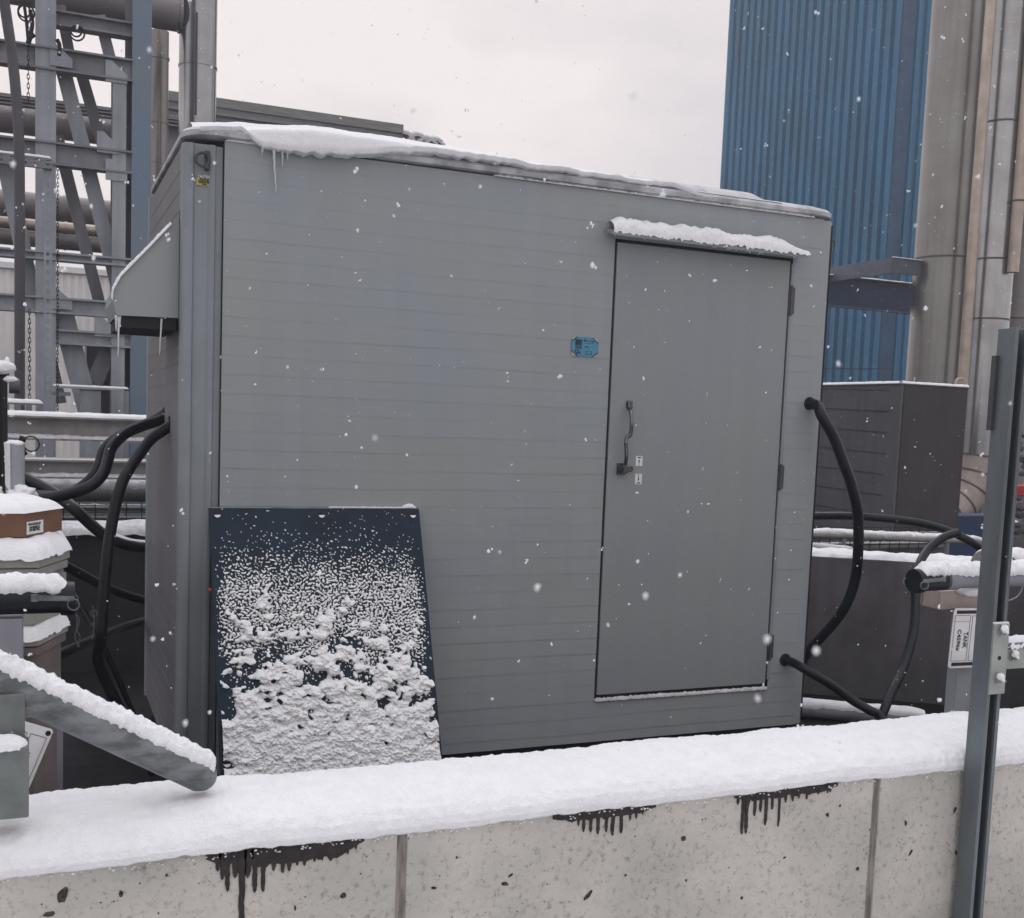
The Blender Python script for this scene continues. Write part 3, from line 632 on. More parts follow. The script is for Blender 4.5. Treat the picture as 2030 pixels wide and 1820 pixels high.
for a, b in ((.035, .022), (.515, .022), (.965, .022), (.03, .775)):
    c = ps(a, b, .0008); MB().tube([c, c + nrm_ * .0012], .0135, 20).build('hole', 'dark', sh)
    q = []
    for i in range(13): t = math.pi * (1.05 + .9 * i / 12); q.append(c + nrm_ * .0025 + Vector((1, 0, 0)) * .0125 * math.cos(t) + (-tilt) * .0125 * math.sin(t))
    MB().prism(q, nrm_ * .002).build('hole_snow', 'snow', sh)
nu, nv = 420, 560; H = {}
def hgt(a, b):
    x, y = a * PW, b * PL
    wx = x + .012 * nn(x * 18, y * 18, 3); wy = y + .012 * nn(x * 18, y * 18, 8)
    fine = noise.noise(Vector((wx * 105, wy * 125, 0))) + .55 * noise.noise(Vector((wx * 210, wy * 230, 4)))
    mid = noise.noise(Vector((wx * 13, wy * 17, 2))) + .6 * noise.noise(Vector((wx * 28, wy * 34, 5))) + .25 * noise.noise(Vector((wx * 55, wy * 55, 6)))
    edge = min(a * PW, (1 - a) * PW) / .05; em = max(0, 1 - edge) * (.5 + .3 * nn(y * 12, a > .5, 0))
    # flecks thicken gradually downwards, then merge into clumps, then cover everything
    t = b / .81; cen = .06 * math.cos((a - .5) * 4)
    wv = nn(x * 7, y * 7, 30)
    thr = .80 - .74 * sm(.02, .36, t) + .46 * sm(.48, .70, t + .22 * wv) + .15 * nn(x * 14, y * 14, 33)
    f1 = fine - thr - em * .9
    c1 = mid * 1.15 + 2.3 * (t - .61 + cen) + (.25 if t > .8 else 0) - em * 1.3
    h = 0
    if f1 > 0: h = .0020 + .007 * min(f1, .6)
    if c1 > 0 and t > .30:
        lump = .006 + .016 * min(1, c1 * 1.3) ** .7
        h = max(h, lump * (1 + .42 * noise.noise(Vector((wx * 30, wy * 40, 9))) + .36 * noise.noise(Vector((wx * 80, wy * 95, 2))) + .26 * noise.noise(Vector((wx * 190, wy * 220, 7)))))
        if noise.noise(Vector((wx * 36, wy * 48, 12))) - .35 * c1 > .22: h = 0
    return h
for i in range(nu + 1):
    for j in range(nv + 1): H[i, j] = hgt(i / nu, j / nv)
sm_ = MB(); idx = {}
def vid(i, j):
    if (i, j) not in idx:
        idx[i, j] = len(sm_.v); h = H[i, j]; sag = h * .5
        sm_.v.append(ps(i / nu, j / nv, max(h, 0) if h > 0 else -.0005) + tilt * sag)
    return idx[i, j]
for i in range(nu):
    for j in range(nv):
        if max(H[i, j], H[i + 1, j], H[i, j + 1], H[i + 1, j + 1]) > 0 and .012 < (i / nu) < .988: sm_.f.append((vid(i, j), vid(i + 1, j), vid(i + 1, j + 1), vid(i, j + 1)))
sm_.build('clinging_snow', 'snow_fresh', sh, smooth=True)
tm = snow_cap(ps(.55, -.004, -.006), ps(.99, -.004, -.006), .013, .004, 4, amp=.8, step=.004); tm.blob(ps(.95, -.008, -.006), .018, 3, 3, (1.5, .6, .7), .3)
tm.build('top_snow', 'snow', sh, smooth=True)
MB().blob(at(415.5, 1170, 4.1), .006, 2, 2, (1, 1, 1.4), .2).build('red_knob', 'red', sh, smooth=True)

# ------------------------------------------------------------------ hoses
def hose(name, label, pts, r, m='black', cat='hose', snow=None, group=None):
    path = spline(pts, 10); t = thing(name, label, cat, (path[0].x, path[0].y, min(p.z for p in path)), group)
    MB().tube(path, r, 18).build('hose_tube', m, t, smooth='auto')
    if snow: pipe_snow(path[snow[0]:snow[1]], r, .006, len(label), spread=.6).build('hose_snow', 'snow', t, smooth=True)
    return t
P3 = lambda x, y: (x * .2451, 793 + y * .2451)          # zoom windows used when measuring
P4 = lambda x, y: (x * .2451, 1189.5 + y * .2451)
P5 = lambda x, y: (1536.4 + x * .2723, 446 + y * .2723)
P6 = lambda x, y: (1536.4 + x * .2723, 892.1 + y * .2723)
P7 = lambda x, y: (1536.4 + x * .26497, 1338.2 + y * .26497)
def A(pt, y): return at(pt[0], pt[1], y)
GH = 'black hoses looping round the shelter'
hose('flexible_hose', 'upper black hose leaving the shelter end under the vent hood, curving far left', [(X0 + .02, 5.03, 1.515), A(P3(1290, 165), 5.02), A(P3(1150, 210), 5.0), A(P3(1010, 275), 4.96), A(P3(905, 380), 4.9), A(P3(870, 490), 4.86), A(P3(830, 600), 4.82), A(P3(740, 690), 4.8), A(P3(600, 745), 4.8), A(P3(400, 790), 4.85), A(P3(150, 800), 4.9), A(P3(-150, 790), 5.0)], .0235, group=GH)
hose('flexible_hose', 'black hose doubled behind the upper left one, swinging inside its curve', [(X0 + .02, 5.10, 1.53), A(P3(1230, 170), 5.16), A(P3(1060, 235), 5.12), A(P3(930, 310), 5.08), A(P3(840, 400), 5.05), A(P3(800, 520), 5.02), A(P3(745, 620), 5.0), A(P3(640, 710), 5.0), A(P3(500, 770), 5.0), A(P3(330, 770), 5.1), A(P3(150, 760), 5.2)], .021, group=GH)
hose('flexible_hose', 'long black hose dropping straight down beside the left end of the shelter', [(X0 + .02, 4.80, 1.485), A(P3(1330, 240), 4.80), A(P3(1220, 320), 4.79), A(P3(1120, 450), 4.76), A(P3(1010, 620), 4.72), A(P3(950, 790), 4.70), A(P3(905, 1000), 4.68), A(P3(875, 1200), 4.66), A(P3(850, 1450), 4.64), A(P4(830, 130), 4.62), A(P4(815, 330), 4.62), A(P4(830, 600), 4.7), Vector((.45, 4.7, .03))], .0225, group=GH)
hose('flexible_hose', 'black hose sloping down right before the rear wall, snow on its dip', [A(P3(180, 620), 6.0), A(P3(450, 760), 5.9), A(P3(600, 880), 5.8), A(P3(740, 1010), 5.8), A(P3(870, 1110), 5.8), A(P3(1030, 1170), 5.8), A(P3(1200, 1190), 5.85), A(P3(1400, 1180), 5.9)], .029, snow=(38, 66), group=GH)
hose('flexible_hose', 'black hose running low from the plastic tubs to the shelter base', [A(P3(430, 1290), 5.2), A(P3(620, 1390), 5.3), A(P3(800, 1485), 5.5), A(P3(1000, 1570), 5.8), A(P3(1180, 1620), 6.05), A(P3(1350, 1650), 6.25)], .022, group=GH)
hose('flexible_hose', 'lowest black hose, rising from behind the foreground rail to the shelter corner', [A(P4(380, 490), 4.4), A(P4(560, 405), 4.6), A(P4(780, 310), 5.0), A(P4(1000, 220), 5.5), A(P4(1200, 160), 6.0), A(P4(1400, 120), 6.3)], .020, group=GH)
hose('flexible_hose', 'thin black hose slanting down left of the long dropping hose', [A(P3(560, 1500), 4.9), A(P3(640, 1640), 4.85), A(P4(740, 200), 4.8), A(P4(800, 290), 4.75), Vector((.40, 4.72, .20)), Vector((.46, 4.7, .03))], .012, group=GH)
p = at(1604, 800, YC)
hose('flexible_hose', 'big black hose bowing out from the upper hole right of the door', [Vector((p.x, YC + .02, p.z)), Vector((p.x + .01, YC - .05, p.z - .01)), A(P5(340, 1390), YC - .10), A(P5(425, 1540), YC - .12), A(P6(492, 75), YC - .13), A(P6(552, 240), YC - .13), A(P6(590, 390), YC - .12), A(P6(606, 520), YC - .10), A(P6(606, 720), YC - .08), A(P6(585, 930), YC - .03), A(P6(530, 1100), YC), A(P6(440, 1245), YC + .06), A(P6(330, 1370), YC + .14), A(P6(230, 1490), YC + .2), A(P6(180, 1620), YC + .3)], .0255, group=GH)
p = at(1556, 1308, YC)
hose('flexible_hose', 'black hose slanting down from the low hole right of the door', [Vector((p.x, YC + .02, p.z)), Vector((p.x + .02, YC - .05, p.z - .008)), A(P6(230, 1605), YC - .12), A(P6(400, 1705), YC - .18), A(P6(560, 1820), YC - .22), A(P7(700, 260), YC - .28), A(P7(800, 330), YC - .32), Vector((3.72, 3.95, .05))], .022, group=GH)
hose('flexible_hose', 'bluish black hose arching behind the right coupling down to the wall', [A(P6(1330, 600), 4.6), A(P6(1220, 640), 4.6), A(P6(1110, 730), 4.6), A(P6(1045, 850), 4.55), A(P6(1025, 1000), 4.5), A(P6(1022, 1150), 4.45), A(P6(1010, 1300), 4.4), A(P6(975, 1460), 4.35), A(P6(920, 1620), 4.3), A(P6(850, 1760), 4.25), A(P7(800, 300), 4.2), Vector((3.75, 4.2, .03))], .023, group=GH)
hose('flexible_hose', 'black hose sweeping right from behind the shelter across the dark cabinet', [A(P6(150, 470), 6.3), A(P6(285, 478), 6.2), A(P6(560, 480), 6.0), A(P6(800, 498), 5.9), A(P6(1050, 530), 5.8), A(P6(1250, 585), 5.7), A(P6(1420, 665), 5.6), A(P6(1560, 760), 5.6)], .027, group=GH)

# ------------------------------------------------------------------ rear containment walls, pit clutter
ZR = .87
rw = thing('rear_containment_wall', 'dark concrete wall behind the hoses left of the shelter, snow on top', 'wall', (.0, 6.9, 0))
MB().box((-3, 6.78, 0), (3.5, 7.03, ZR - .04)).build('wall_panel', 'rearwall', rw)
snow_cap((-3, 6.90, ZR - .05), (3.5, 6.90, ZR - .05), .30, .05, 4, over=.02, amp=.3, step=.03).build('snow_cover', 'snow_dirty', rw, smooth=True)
ra, rb = Vector((3.53, 5.70, 0)), Vector((7.4, 3.14, 0))
dd = (rb - ra).normalized(); nd_ = Vector((-dd.y, dd.x, 0))
rw2 = thing('tank_wall', 'dark stained concrete tank wall right of the shelter, snow rounded on top', 'wall', tuple((ra + rb) / 2))
zt = ZR - .05
MB().prism([ra, rb, rb + Vector((0, 0, zt)), ra + Vector((0, 0, zt))], nd_ * .3).build('wall_panel', 'tankwall', rw2)
jr = ra.lerp(rb, .44); MB().prism([jr - dd * .012 - nd_ * .003, jr + dd * .012 - nd_ * .003, jr + dd * .012 - nd_ * .003 + Vector((0, 0, zt - .02)), jr - dd * .012 - nd_ * .003 + Vector((0, 0, zt - .02))], nd_ * .006).build('wall_joint', 'rearwall', rw2)
snow_cap(ra + nd_ * .14 + Vector((0, 0, zt - .005)), rb + nd_ * .14 + Vector((0, 0, zt - .005)), .24, .040, 14, over=.016, amp=.5, step=.010, nsec=18).build('snow_cover', 'snow', rw2, smooth=True)
# grainy bank at the far right
gb = struct('asphalt_bank', MB().add([(3.9, 3.0, .0), (9, .5, 0), (9, 1.9, .80), (5.05, 4.35, .80)], [(0, 1, 2, 3)]), 'gravel', fixn=False)
# snowy scrap on the pit floor right of the shelter
sc = [A(P7(210, 220), 4.9), A(P7(420, 290), 4.75), A(P7(640, 380), 4.6)]
t = thing('scrap_pipe', 'snow dusted pipe lying on the pit floor by the shelter corner', 'pipe', (3.9, 4.8, .0))
MB().tube([(3.60, 4.95, .05), (4.35, 4.45, .05)], .045, 14).build('pipe_body', 'steel_dark', t, smooth='auto')
pipe_snow(seg((3.60, 4.95, .05), (4.35, 4.45, .05), .02), .045, .016, 3).build('pipe_snow', 'snow', t, smooth=True)

# ------------------------------------------------------------------ left: I-beams, pipes and trays beyond the shelter
def ibeam(name, label, z0, z1, y, x0, x1, m='beam', group=None, snow=.03, fl=.16):
    t = thing(name, label, 'beam', ((x0 + x1) / 2, y, 0), group); b = MB(); h = fl / 2
    b.box((x0, y - .006, z0 + .012), (x1, y + .006, z1 - .012)); b.box((x0, y - h, z0), (x1, y + h, z0 + .012)); b.box((x0, y - h, z1 - .012), (x1, y + h, z1))
    b.build('beam_body', m, t)
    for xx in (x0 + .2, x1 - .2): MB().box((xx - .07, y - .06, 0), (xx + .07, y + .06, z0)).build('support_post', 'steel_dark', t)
    if snow:
        snow_cap((x0, y, z1), (x1, y, z1), fl, snow, int(z1 * 10), amp=.25, step=.02, ends=False).build('top_snow', 'snow', t, smooth=True)
        snow_cap((x0, y - h * .55, z0 + .012), (x1, y - h * .55, z0 + .012), h, .022, int(z1 * 13), amp=.6, step=.015, ends=False).build('flange_snow', 'snow_dirty', t, smooth=True)
    return t
GI = 'grey steel beams left of the shelter'
ibeam('steel_beam', 'upper light grey steel beam left of the shelter, thick snow line on top', at(0, 870, 8).z, at(0, 822, 8).z, 8.0, -1.5, 2.2, group=GI)
ibeam('steel_beam', 'lower light grey steel beam left of the shelter, just above the brown pipe', at(0, 952, 8).z + .02, at(0, 908, 8).z, 8.0, -1.5, 2.2, group=GI, snow=.012)
zc = at(250, 975, 8.6).z
t = thing('insulated_pipe', 'brown insulated pipe capped with snow below the two grey beams', 'pipe', (1, 8.6, 0))
MB().tube([(-2, 8.6, zc), (3, 8.6, zc)], .075, 20).build('pipe_body', 'brownpipe', t, smooth='auto')
pipe_snow(seg((-2, 8.6, zc), (3, 8.6, zc), .02), .075, .03, 3, spread=1.2, amp=.7).build('pipe_snow', 'snow_dirty', t, smooth=True)
for xx in (-1.5, 2.5): MB().tube([(xx, 8.6, 0), (xx, 8.6, zc)], .03, 10).build('support_post', 'steel_dark', t)
def rack(name, label, z, y, x0, x1, n=2, wire=True):
    t = thing(name, label, 'cable tray', ((x0 + x1) / 2, y, 0)); b = MB()
    for k in range(n): b.tube([(x0, y + .12 * k, z), (x1, y + .12 * k, z)], .016, 8)
    b.box((x0, y - .03, z - .10), (x1, y - .02, z - .06)); b.build('rails', 'steel_dark', t)
    w = MB(); x = x0
    while x < x1: w.tube([(x, y - .035, z + .08), (x, y - .035, z - .12)], .004, 5); x += .11
    for dz in (.08, .03, -.02, -.07, -.12): w.tube([(x0, y - .035, z + dz), (x1, y - .035, z + dz)], .0035, 5)
    w.build('wire_mesh', 'dark', t)
    snow_cap((x0, y, z + .012), (x1, y, z + .012), .05, .022, int(z * 77), amp=.5, step=.012, ends=False).build('tray_snow', 'snow_dirty', t, smooth=True)
    snow_cap((x0, y - .02, z - .062), (x1, y - .02, z - .062), .035, .012, int(z * 79), amp=.6, step=.012, ends=False).build('tray_snow', 'snow_dirty', t, smooth=True)
    for xx in (x0 + .3, x1 - .3): MB().box((xx - .02, y + .04, 0), (xx + .02, y + .08, z)).build('support_post', 'steel_dark', t)
rack('wire_tray', 'wire mesh tray of dark conduits low behind the hoses at left', at(250, 1012, 8.7).z, 8.8, -1.8, 2.8)
zz = at(1610, 1066, 7.6).z
rack('wire_tray', 'wire mesh tray of snowy conduits along the tank wall at right', zz, 7.7, 4.2, 7.6)
t = thing('conduit_pipe', 'pale pipe with a snow line running below the dark cabinet', 'pipe', (6, 7.3, 0))
c0, c1 = A(P6(250, 610), 7.4), A(P6(1500, 665), 7.0)
MB().tube([c0, c1], .030, 14).build('pipe_body', 'beam', t, smooth='auto'); pipe_snow(seg(c0, c1, .015), .030, .020, 9, amp=.5).build('pipe_snow', 'snow', t, smooth=True)
for k in (.2, .8): q = c0.lerp(c1, k); MB().tube([(q.x, q.y, 0), q], .02, 8).build('support_post', 'steel_dark', t)
t = thing('drain_pipe', 'grey drain pipe with thin snow on top of the tank wall', 'pipe', (6, 7.1, 0))
c0, c1 = A(P6(240, 712), 7.1), A(P6(560, 745), 7.0); MB().tube([c0, c1], .036, 14).build('pipe_body', 'steel', t, smooth='auto')
pipe_snow(seg(c0, c1, .015), .036, .012, 5, amp=.5).build('pipe_snow', 'snow_dirty', t, smooth=True)
for k in (.2, .8): q = c0.lerp(c1, k); MB().tube([(q.x, q.y, 0), q], .02, 8).build('support_post', 'steel_dark', t)

# ------------------------------------------------------------------ left: steel tower
TY = 10.0
tw = thing('steel_tower', 'grey steel tower of columns, beams and slanting braces at upper left', 'tower', (.4, TY, 0))
def col(u0, u1, v, zt, m='steel', y=TY, d=.22, zb=0, name='column'):
    a, b = at(u0, v, y), at(u1, v, y); q = MB(); w = b.x - a.x
    q.box((a.x, y, zb), (b.x, y + .012, zt)); q.box((a.x, y + d - .012, zb), (b.x, y + d, zt)); q.box((a.x + w * .46, y + .012, zb), (a.x + w * .54, y + d - .012, zt))
    return q.build(name, m, tw)
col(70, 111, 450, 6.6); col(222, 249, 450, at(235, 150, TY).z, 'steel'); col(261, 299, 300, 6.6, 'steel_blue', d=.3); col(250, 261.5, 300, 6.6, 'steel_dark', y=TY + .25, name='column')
def hbeam(u, v0, v1, x0, x1, m='steel', y=TY + .03, flange=True):
    z1, z0 = at(u, v0, y).z, at(u, v1, y).z; q = MB(); q.box((x0, y, z0), (x1, y + .02, z1))
    q.box((x0, y - .05, z0 - .001), (x1, y + .08, z0 + .015)); q.box((x0, y - .05, z1 - .015), (x1, y + .08, z1 + .001)); return q.build('beam', m, tw)
xl, xr = -1.2, at(262, 300, TY).x
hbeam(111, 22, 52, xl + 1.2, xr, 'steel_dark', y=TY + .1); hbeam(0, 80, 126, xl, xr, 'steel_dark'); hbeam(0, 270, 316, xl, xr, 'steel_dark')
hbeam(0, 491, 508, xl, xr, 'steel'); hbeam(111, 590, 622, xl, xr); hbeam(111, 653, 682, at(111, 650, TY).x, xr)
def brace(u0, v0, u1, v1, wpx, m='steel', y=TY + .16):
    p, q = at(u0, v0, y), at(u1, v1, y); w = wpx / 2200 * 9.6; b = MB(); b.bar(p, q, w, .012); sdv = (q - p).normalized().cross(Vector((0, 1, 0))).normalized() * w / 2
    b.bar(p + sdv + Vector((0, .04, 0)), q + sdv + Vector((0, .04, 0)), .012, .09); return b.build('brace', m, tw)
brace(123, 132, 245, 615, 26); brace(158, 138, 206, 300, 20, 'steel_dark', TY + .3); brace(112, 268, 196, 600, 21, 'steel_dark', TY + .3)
brace(5, 300, 68, 610, 28); brace(66, 560, 120, 800, 20, 'steel', TY + .3); brace(118, 600, 176, 820, 38, 'steel', TY + .1); brace(196, 30, 226, 150, 20, 'steel_dark'); brace(118, 10, 140, 120, 18, 'steel_dark', TY + .3)
brace(212, 700, 186, 760, 30, 'steel_dark')
# gusset plates and bolts
for u, v in ((112, 118), (222, 150), (205, 290), (222, 345), (200, 655), (112, 600)):
    c = at(u, v, TY - .01); MB().prism([c + Vector((-.05, 0, -.05)), c + Vector((.12, 0, -.05)), c + Vector((.12, 0, .02)), c + Vector((.0, 0, .12)), c + Vector((-.05, 0, .12))], (0, .01, 0)).build('gusset_plate', 'steel', tw)
bx = MB(); a, b = at(172, 665, TY + .4), at(256, 830, TY + .4); bx.box((a.x, TY + .4, b.z - .1), (b.x, TY + .9, a.z)); bx.build('base_box', 'steel_dark', tw)
a, b = at(250, 560, TY + .3), at(283, 830, TY + .3); MB().box((a.x, TY + .32, 0), (b.x, TY + .6, a.z)).build('blue_column', 'steel_blue2', tw)
bm_ = MB(); a, b = at(160, 772, TY - .3), at(200, 830, TY - .3); bm_.box((a.x, TY - .3, b.z - .4), (b.x, TY - .05, a.z)); bm_.box((a.x - .02, TY - .32, a.z), (b.x + .03, TY - .03, a.z + .015)); bm_.build('junction_box', 'steel', tw, bevel=.01)
# slotted strut post and rails in front of the tower
SY = 9.6
st = thing('slotted_strut', 'tall galvanised strut post with a row of oval slots before the tower', 'strut', (at(95, 500, SY).x, SY, 0))
sa, sb = at(86.5, 500, SY), at(103, 500, SY); ztop = at(95, 322, SY).z
smb = MB(); w = sb.x - sa.x; x_l, x_r = sa.x + w * .28, sb.x - w * .28
smb.box((sa.x, SY, 0), (x_l, SY + .004, ztop)); smb.box((x_r, SY, 0), (sb.x, SY + .004, ztop)); smb.box((sa.x, SY + .004, 0), (sa.x + .005, SY + .05, ztop)); smb.box((sb.x - .005, SY + .004, 0), (sb.x, SY + .05, ztop))
pitch = 18.4 / 2200 * 9.0; z = ztop - .04
while z > .1: smb.box((x_l, SY, z - pitch * .42), (x_r, SY + .004, z)); z -= pitch
smb.build('strut_body', 'steel', st)
ztr = at(50, 318, SY).z
t = thing('strut_rail', 'horizontal slotted strut with snow joining the strut post at upper left', 'strut', (-.6, SY, 0))
q = MB(); q.box((-1.6, SY - .04, ztr - .05), (sa.x + .06, SY - .004, ztr - .03)); q.box((-1.6, SY - .04, ztr + .015), (sa.x + .06, SY - .004, ztr + .03)); x = -1.6
while x < sa.x: q.box((x, SY - .04, ztr - .03), (x + .05, SY - .03, ztr + .015)); x += .085
q.build('strut_body', 'steel_dark', t); snow_cap((-1.6, SY - .02, ztr + .03), (sa.x + .06, SY - .02, ztr + .03), .04, .018, 2, step=.02).build('strut_snow', 'snow', t, smooth=True)
MB().box((-1.55, SY - .02, 0), (-1.5, SY + .02, ztr)).build('support_post', 'steel_dark', t)
zl = at(50, 806, 8.2).z
t = thing('strut_rail', 'low slotted strut with snow just above the upper grey beam', 'strut', (-.6, 8.25, 0))
xe = at(86, 806, 8.2).x; q = MB(); q.box((-1.4, 8.2, zl + .012), (xe, 8.24, zl + .024)); q.box((-1.4, 8.2, zl - .045), (xe, 8.24, zl - .03)); x = -1.4
while x < xe: q.box((x, 8.2, zl - .03), (min(x + .04, xe), 8.21, zl + .012)); x += .07
q.build('strut_body', 'steel_dark', t); snow_cap((-1.4, 8.22, zl + .024), (xe, 8.22, zl + .024), .045, .025, 5, step=.015).build('strut_snow', 'snow', t, smooth=True)
t = thing('strut_rail', 'thin rail with a snow line crossing the tower foot', 'strut', (.4, 9.5, 0))
r0, r1 = at(103, 766, 9.5), at(256, 774, 9.5); MB().box((r0.x, 9.48, r0.z - .01), (r1.x, 9.52, r0.z + .006)).build('strut_body', 'steel', t); MB().box((r0.x, 9.5, r0.z - .07), (at(140, 770, 9.5).x, 9.51, r0.z - .04)).build('slotted_plate', 'steel_dark', t)
snow_cap((r0.x, 9.5, r0.z + .006), (r1.x, 9.5, r0.z + .006), .04, .014, 6, step=.02).build('strut_snow', 'snow', t, smooth=True); MB().box((r1.x - .04, 9.48, 0), (r1.x, 9.52, r0.z)).build('support_post', 'steel_dark', t)
# chains
def chain(label, u, v0, v1, y, w=.018):
    q = MB(); a, b = at(u, v0, y), at(u, v1, y); z = a.z; k = 0; L_ = w * 1.9
    while z > b.z:
        nrm = (0, 1, 0) if k % 2 == 0 else (1, 0, 0); c = Vector((a.x, y, z)); pts = []
        sx = Vector((1, 0, 0)) if k % 2 == 0 else Vector((0, 1, 0))
        for i in range(9): t_ = 2 * math.pi * i / 8; pts.append(c + sx * (w * .5 * math.cos(t_)) + Vector((0, 0, L_ * .72 * math.sin(t_))))
        q.tube(pts, w * .16, 4, False); z -= L_; k += 1
    tag(q.build('chain', 'dark', None), label, 'chain', 'thin chains hanging by the tower')
chain('thin chain hanging through the top left gap of the tower', 56, 40, 200, 9.4, .018); chain('thin chain hanging right of the slotted strut post', 114.5, 334, 816, 9.4, .016); chain('thin chain hanging in front of the white building', 58.5, 618, 800, 9.4, .019)
# bent black drop pipe at the far left
bp = [at(3, -60, 8.6), at(8, 0, 8.6), at(24, 110, 8.6), at(34, 215, 8.6), at(38, 300, 8.6), at(39, 440, 8.6), at(39, 640, 8.6), at(39, 805, 8.6)]
bp.append(Vector((bp[-1].x, 8.6, .9)))
tag(MB().tube(spline(bp, 6), .036, 12).build('drop_pipe', 'hinge', None, smooth='auto'), 'dark bent pipe dropping down the far left edge past the tower', 'pipe')
# looped cables at the top left
def loops(label, rings, strands):
    t = thing('looped_cable', label, 'cable', at(*rings[0][:2], 9.7)) ; q = MB()
    for u, v, rr in rings: MB().torus(at(u, v, 9.7), rr, .007, (.25, 1, .1), 18).build('cable_loop', 'dark', t, smooth=True)
    for pts, r in strands: MB().tube(spline([at(u, v, 9.7) for u, v in pts], 5), r, 6).build('cable_strand', 'dark', t, smooth=True)
loops('tangle of black cable dangling in the far upper left gap of the tower', ((48, 22, .045), (52, 26, .06)), ((((48, 10), (52, 40), (56, 84)), .012), (((68, 68), (60, 74), (56, 86)), .02), (((60, 20), (64, 50), (56, 86)), .016)))
loops('black cable loops on the tower beam right of the first column', ((151, 62, .040), (153, 66, .055)), ((((113, 78), (118, 90), (117, 110)), .016),))
# ducts and pipes behind / above the tower
def cyl(name, label, a, b, r, m, bands=(), cat='pipe', group=None, n=28, supports=()):
    t = thing(name, label, cat, tuple(Vector((a[0], a[1], min(a[2], b[2])))), group); MB().tube(seg(a, b, 1.0), r, n).build('pipe_body', m, t, smooth='auto')
    d = (Vector(b) - Vector(a)).normalized()
    for k in bands:
        c = Vector(a).lerp(Vector(b), k); MB().tube([c - d * .012, c + d * .012], r + .008, n).build('band', m, t, smooth='auto')
    for k in supports:
        c = Vector(a).lerp(Vector(b), k); MB().box((c.x - .06, c.y - .06, 0), (c.x + .06, c.y + .06, c.z)).build('support_post', 'steel_dark', t)
    return t
y = 11.2; zc = (at(350, 62, y).z + at(350, -8, y).z) / 2 ; rr = (at(350, -8, y).z - at(350, 62, y).z) / 2
xa, xb = at(353, 300, y).x, at(427, 300, y).x; rv = (xb - xa) / 2; xv = (xa + xb) / 2
t = thing('duct_pipe', 'large metal pipe running along the top left and turning down behind the shelter', 'pipe', (xv, y, 0))
MB().tube([(-2.6, y, zc), (xv - rv, y, zc)], rr, 30).build('horizontal_run', 'duct', t, smooth='auto')
MB().tube([(xv, y, 0), (xv, y, zc + rr * 1.3)], rv, 30).build('vertical_run', 'stainless2', t, smooth='auto')
MB().tube([(xv - rv - .01, y, zc), (xv - rv + .02, y, zc)], rr + .012, 30).build('saddle_seam', 'duct', t, smooth='auto')
for k in (1.45, 3.0, 3.9): MB().tube([(xv, y, k * 1.0 - .01), (xv, y, k * 1.0 + .01)], rv + .008, 30).build('band', 'stainless2', t, smooth='auto')
zb = at(390, 133, y).z; MB().tube([(xv, y, zb - .01), (xv, y, zb + .01)], rv + .007, 30).build('band', 'stainless2', t, smooth='auto')
zb = at(390, 233, y).z; MB().box((xv - .05, y - rv - .02, zb - .015), (xv - .03, y - rv, zb + .9)).build('seam_strip', 'hinge', t)
y = 12.2; xa, xb = at(296, 300, y).x, at(333, 300, y).x
cyl('vertical_pipe', 'narrower grey banded pipe standing between the blue column and the big pipe', ((xa + xb) / 2, y, 0), ((xa + xb) / 2, y, at(300, 60, y).z), (xb - xa) / 2, 'stainless', bands=[at(310, v, y).z / at(300, 60, y).z for v in (115, 243, 322, 420)])
y = 14; a, b = at(0, 203, y), at(0, 262, y)
cyl('horizontal_pipe', 'thick brown pipe crossing behind the tower below the gutter', (-4, y, (a.z + b.z) / 2), (2.2, y, (a.z + b.z) / 2), (a.z - b.z) / 2, 'brownpipe', bands=(.1, .5, .8), supports=(.02, .98), group='pipes crossing behind the tower')
for lab, v0, v1, y, m in (('dark pipe crossing behind the tower at mid height', 375, 428, 15, 'brownpipe'), ('light pipe crossing behind the tower between two dark ones', 428, 452, 14.6, 'stainless3'), ('lowest dark pipe crossing behind the tower', 452, 484, 15, 'brownpipe')):
    a, b = at(0, v0, y), at(0, v1, y); cyl('horizontal_pipe', lab, (-5, y, (a.z + b.z) / 2), (2.6, y, (a.z + b.z) / 2), (a.z - b.z) / 2, m, bands=(.2, .45, .7), supports=(.02, .98), group='pipes crossing behind the tower')
def channel(name, label, z0, z1, y, x0, x1, m='tray'):
    t = thing(name, label, 'cable tray', ((x0 + x1) / 2, y, 0)); h = z1 - z0; q = MB()
    q.box((x0, y, z1 - h * .34), (x1, y + .06, z1)); q.build('side_rail', m, t)
    for k, (f0, f1, dy, mm) in enumerate(((.50, .64, .03, 'steel_dark'), (.36, .47, .0, 'tray'), (.20, .32, .05, 'steel_dark'), (.02, .16, .02, 'duct'))):
        MB().box((x0, y + dy, z0 + h * f0), (x1, y + .12, z0 + h * f1)).build('conduit_run', mm, t)
    for xx in (x0 + .3, x1 - .6): MB().box((xx, y + .13, 0), (xx + .12, y + .25, z0 + h * .5)).build('support_post', 'steel_dark', t)
    return t
y = 13.6; channel('gutter_rail', 'greenish grey rail above the thick brown pipe behind the tower', at(0, 203, y).z, at(0, 183, y).z, y, -4, 2.0)
y = 16.0; tr = channel('overhead_tray', 'long overhead cable tray showing above the shelter roof, ending in pipe bends', at(332, 234, y).z, at(332, 179, y).z, y, 1.2, at(800, 251, y).x)
zt_ = at(332, 179, y).z; bend = MB()
for u, v, r in ((770, 272, .10), (800, 272, .14), (826, 276, .14), (846, 284, .16), (860, 286, .16)):
    c = at(u, v, y + .1); bend.torus(c - Vector((0, 0, r * .6)), r, .06, (0, 1, 0), 14, 0, 2 * math.pi)
bend.build('pipe_bend', 'stainless2', tr, smooth='auto')
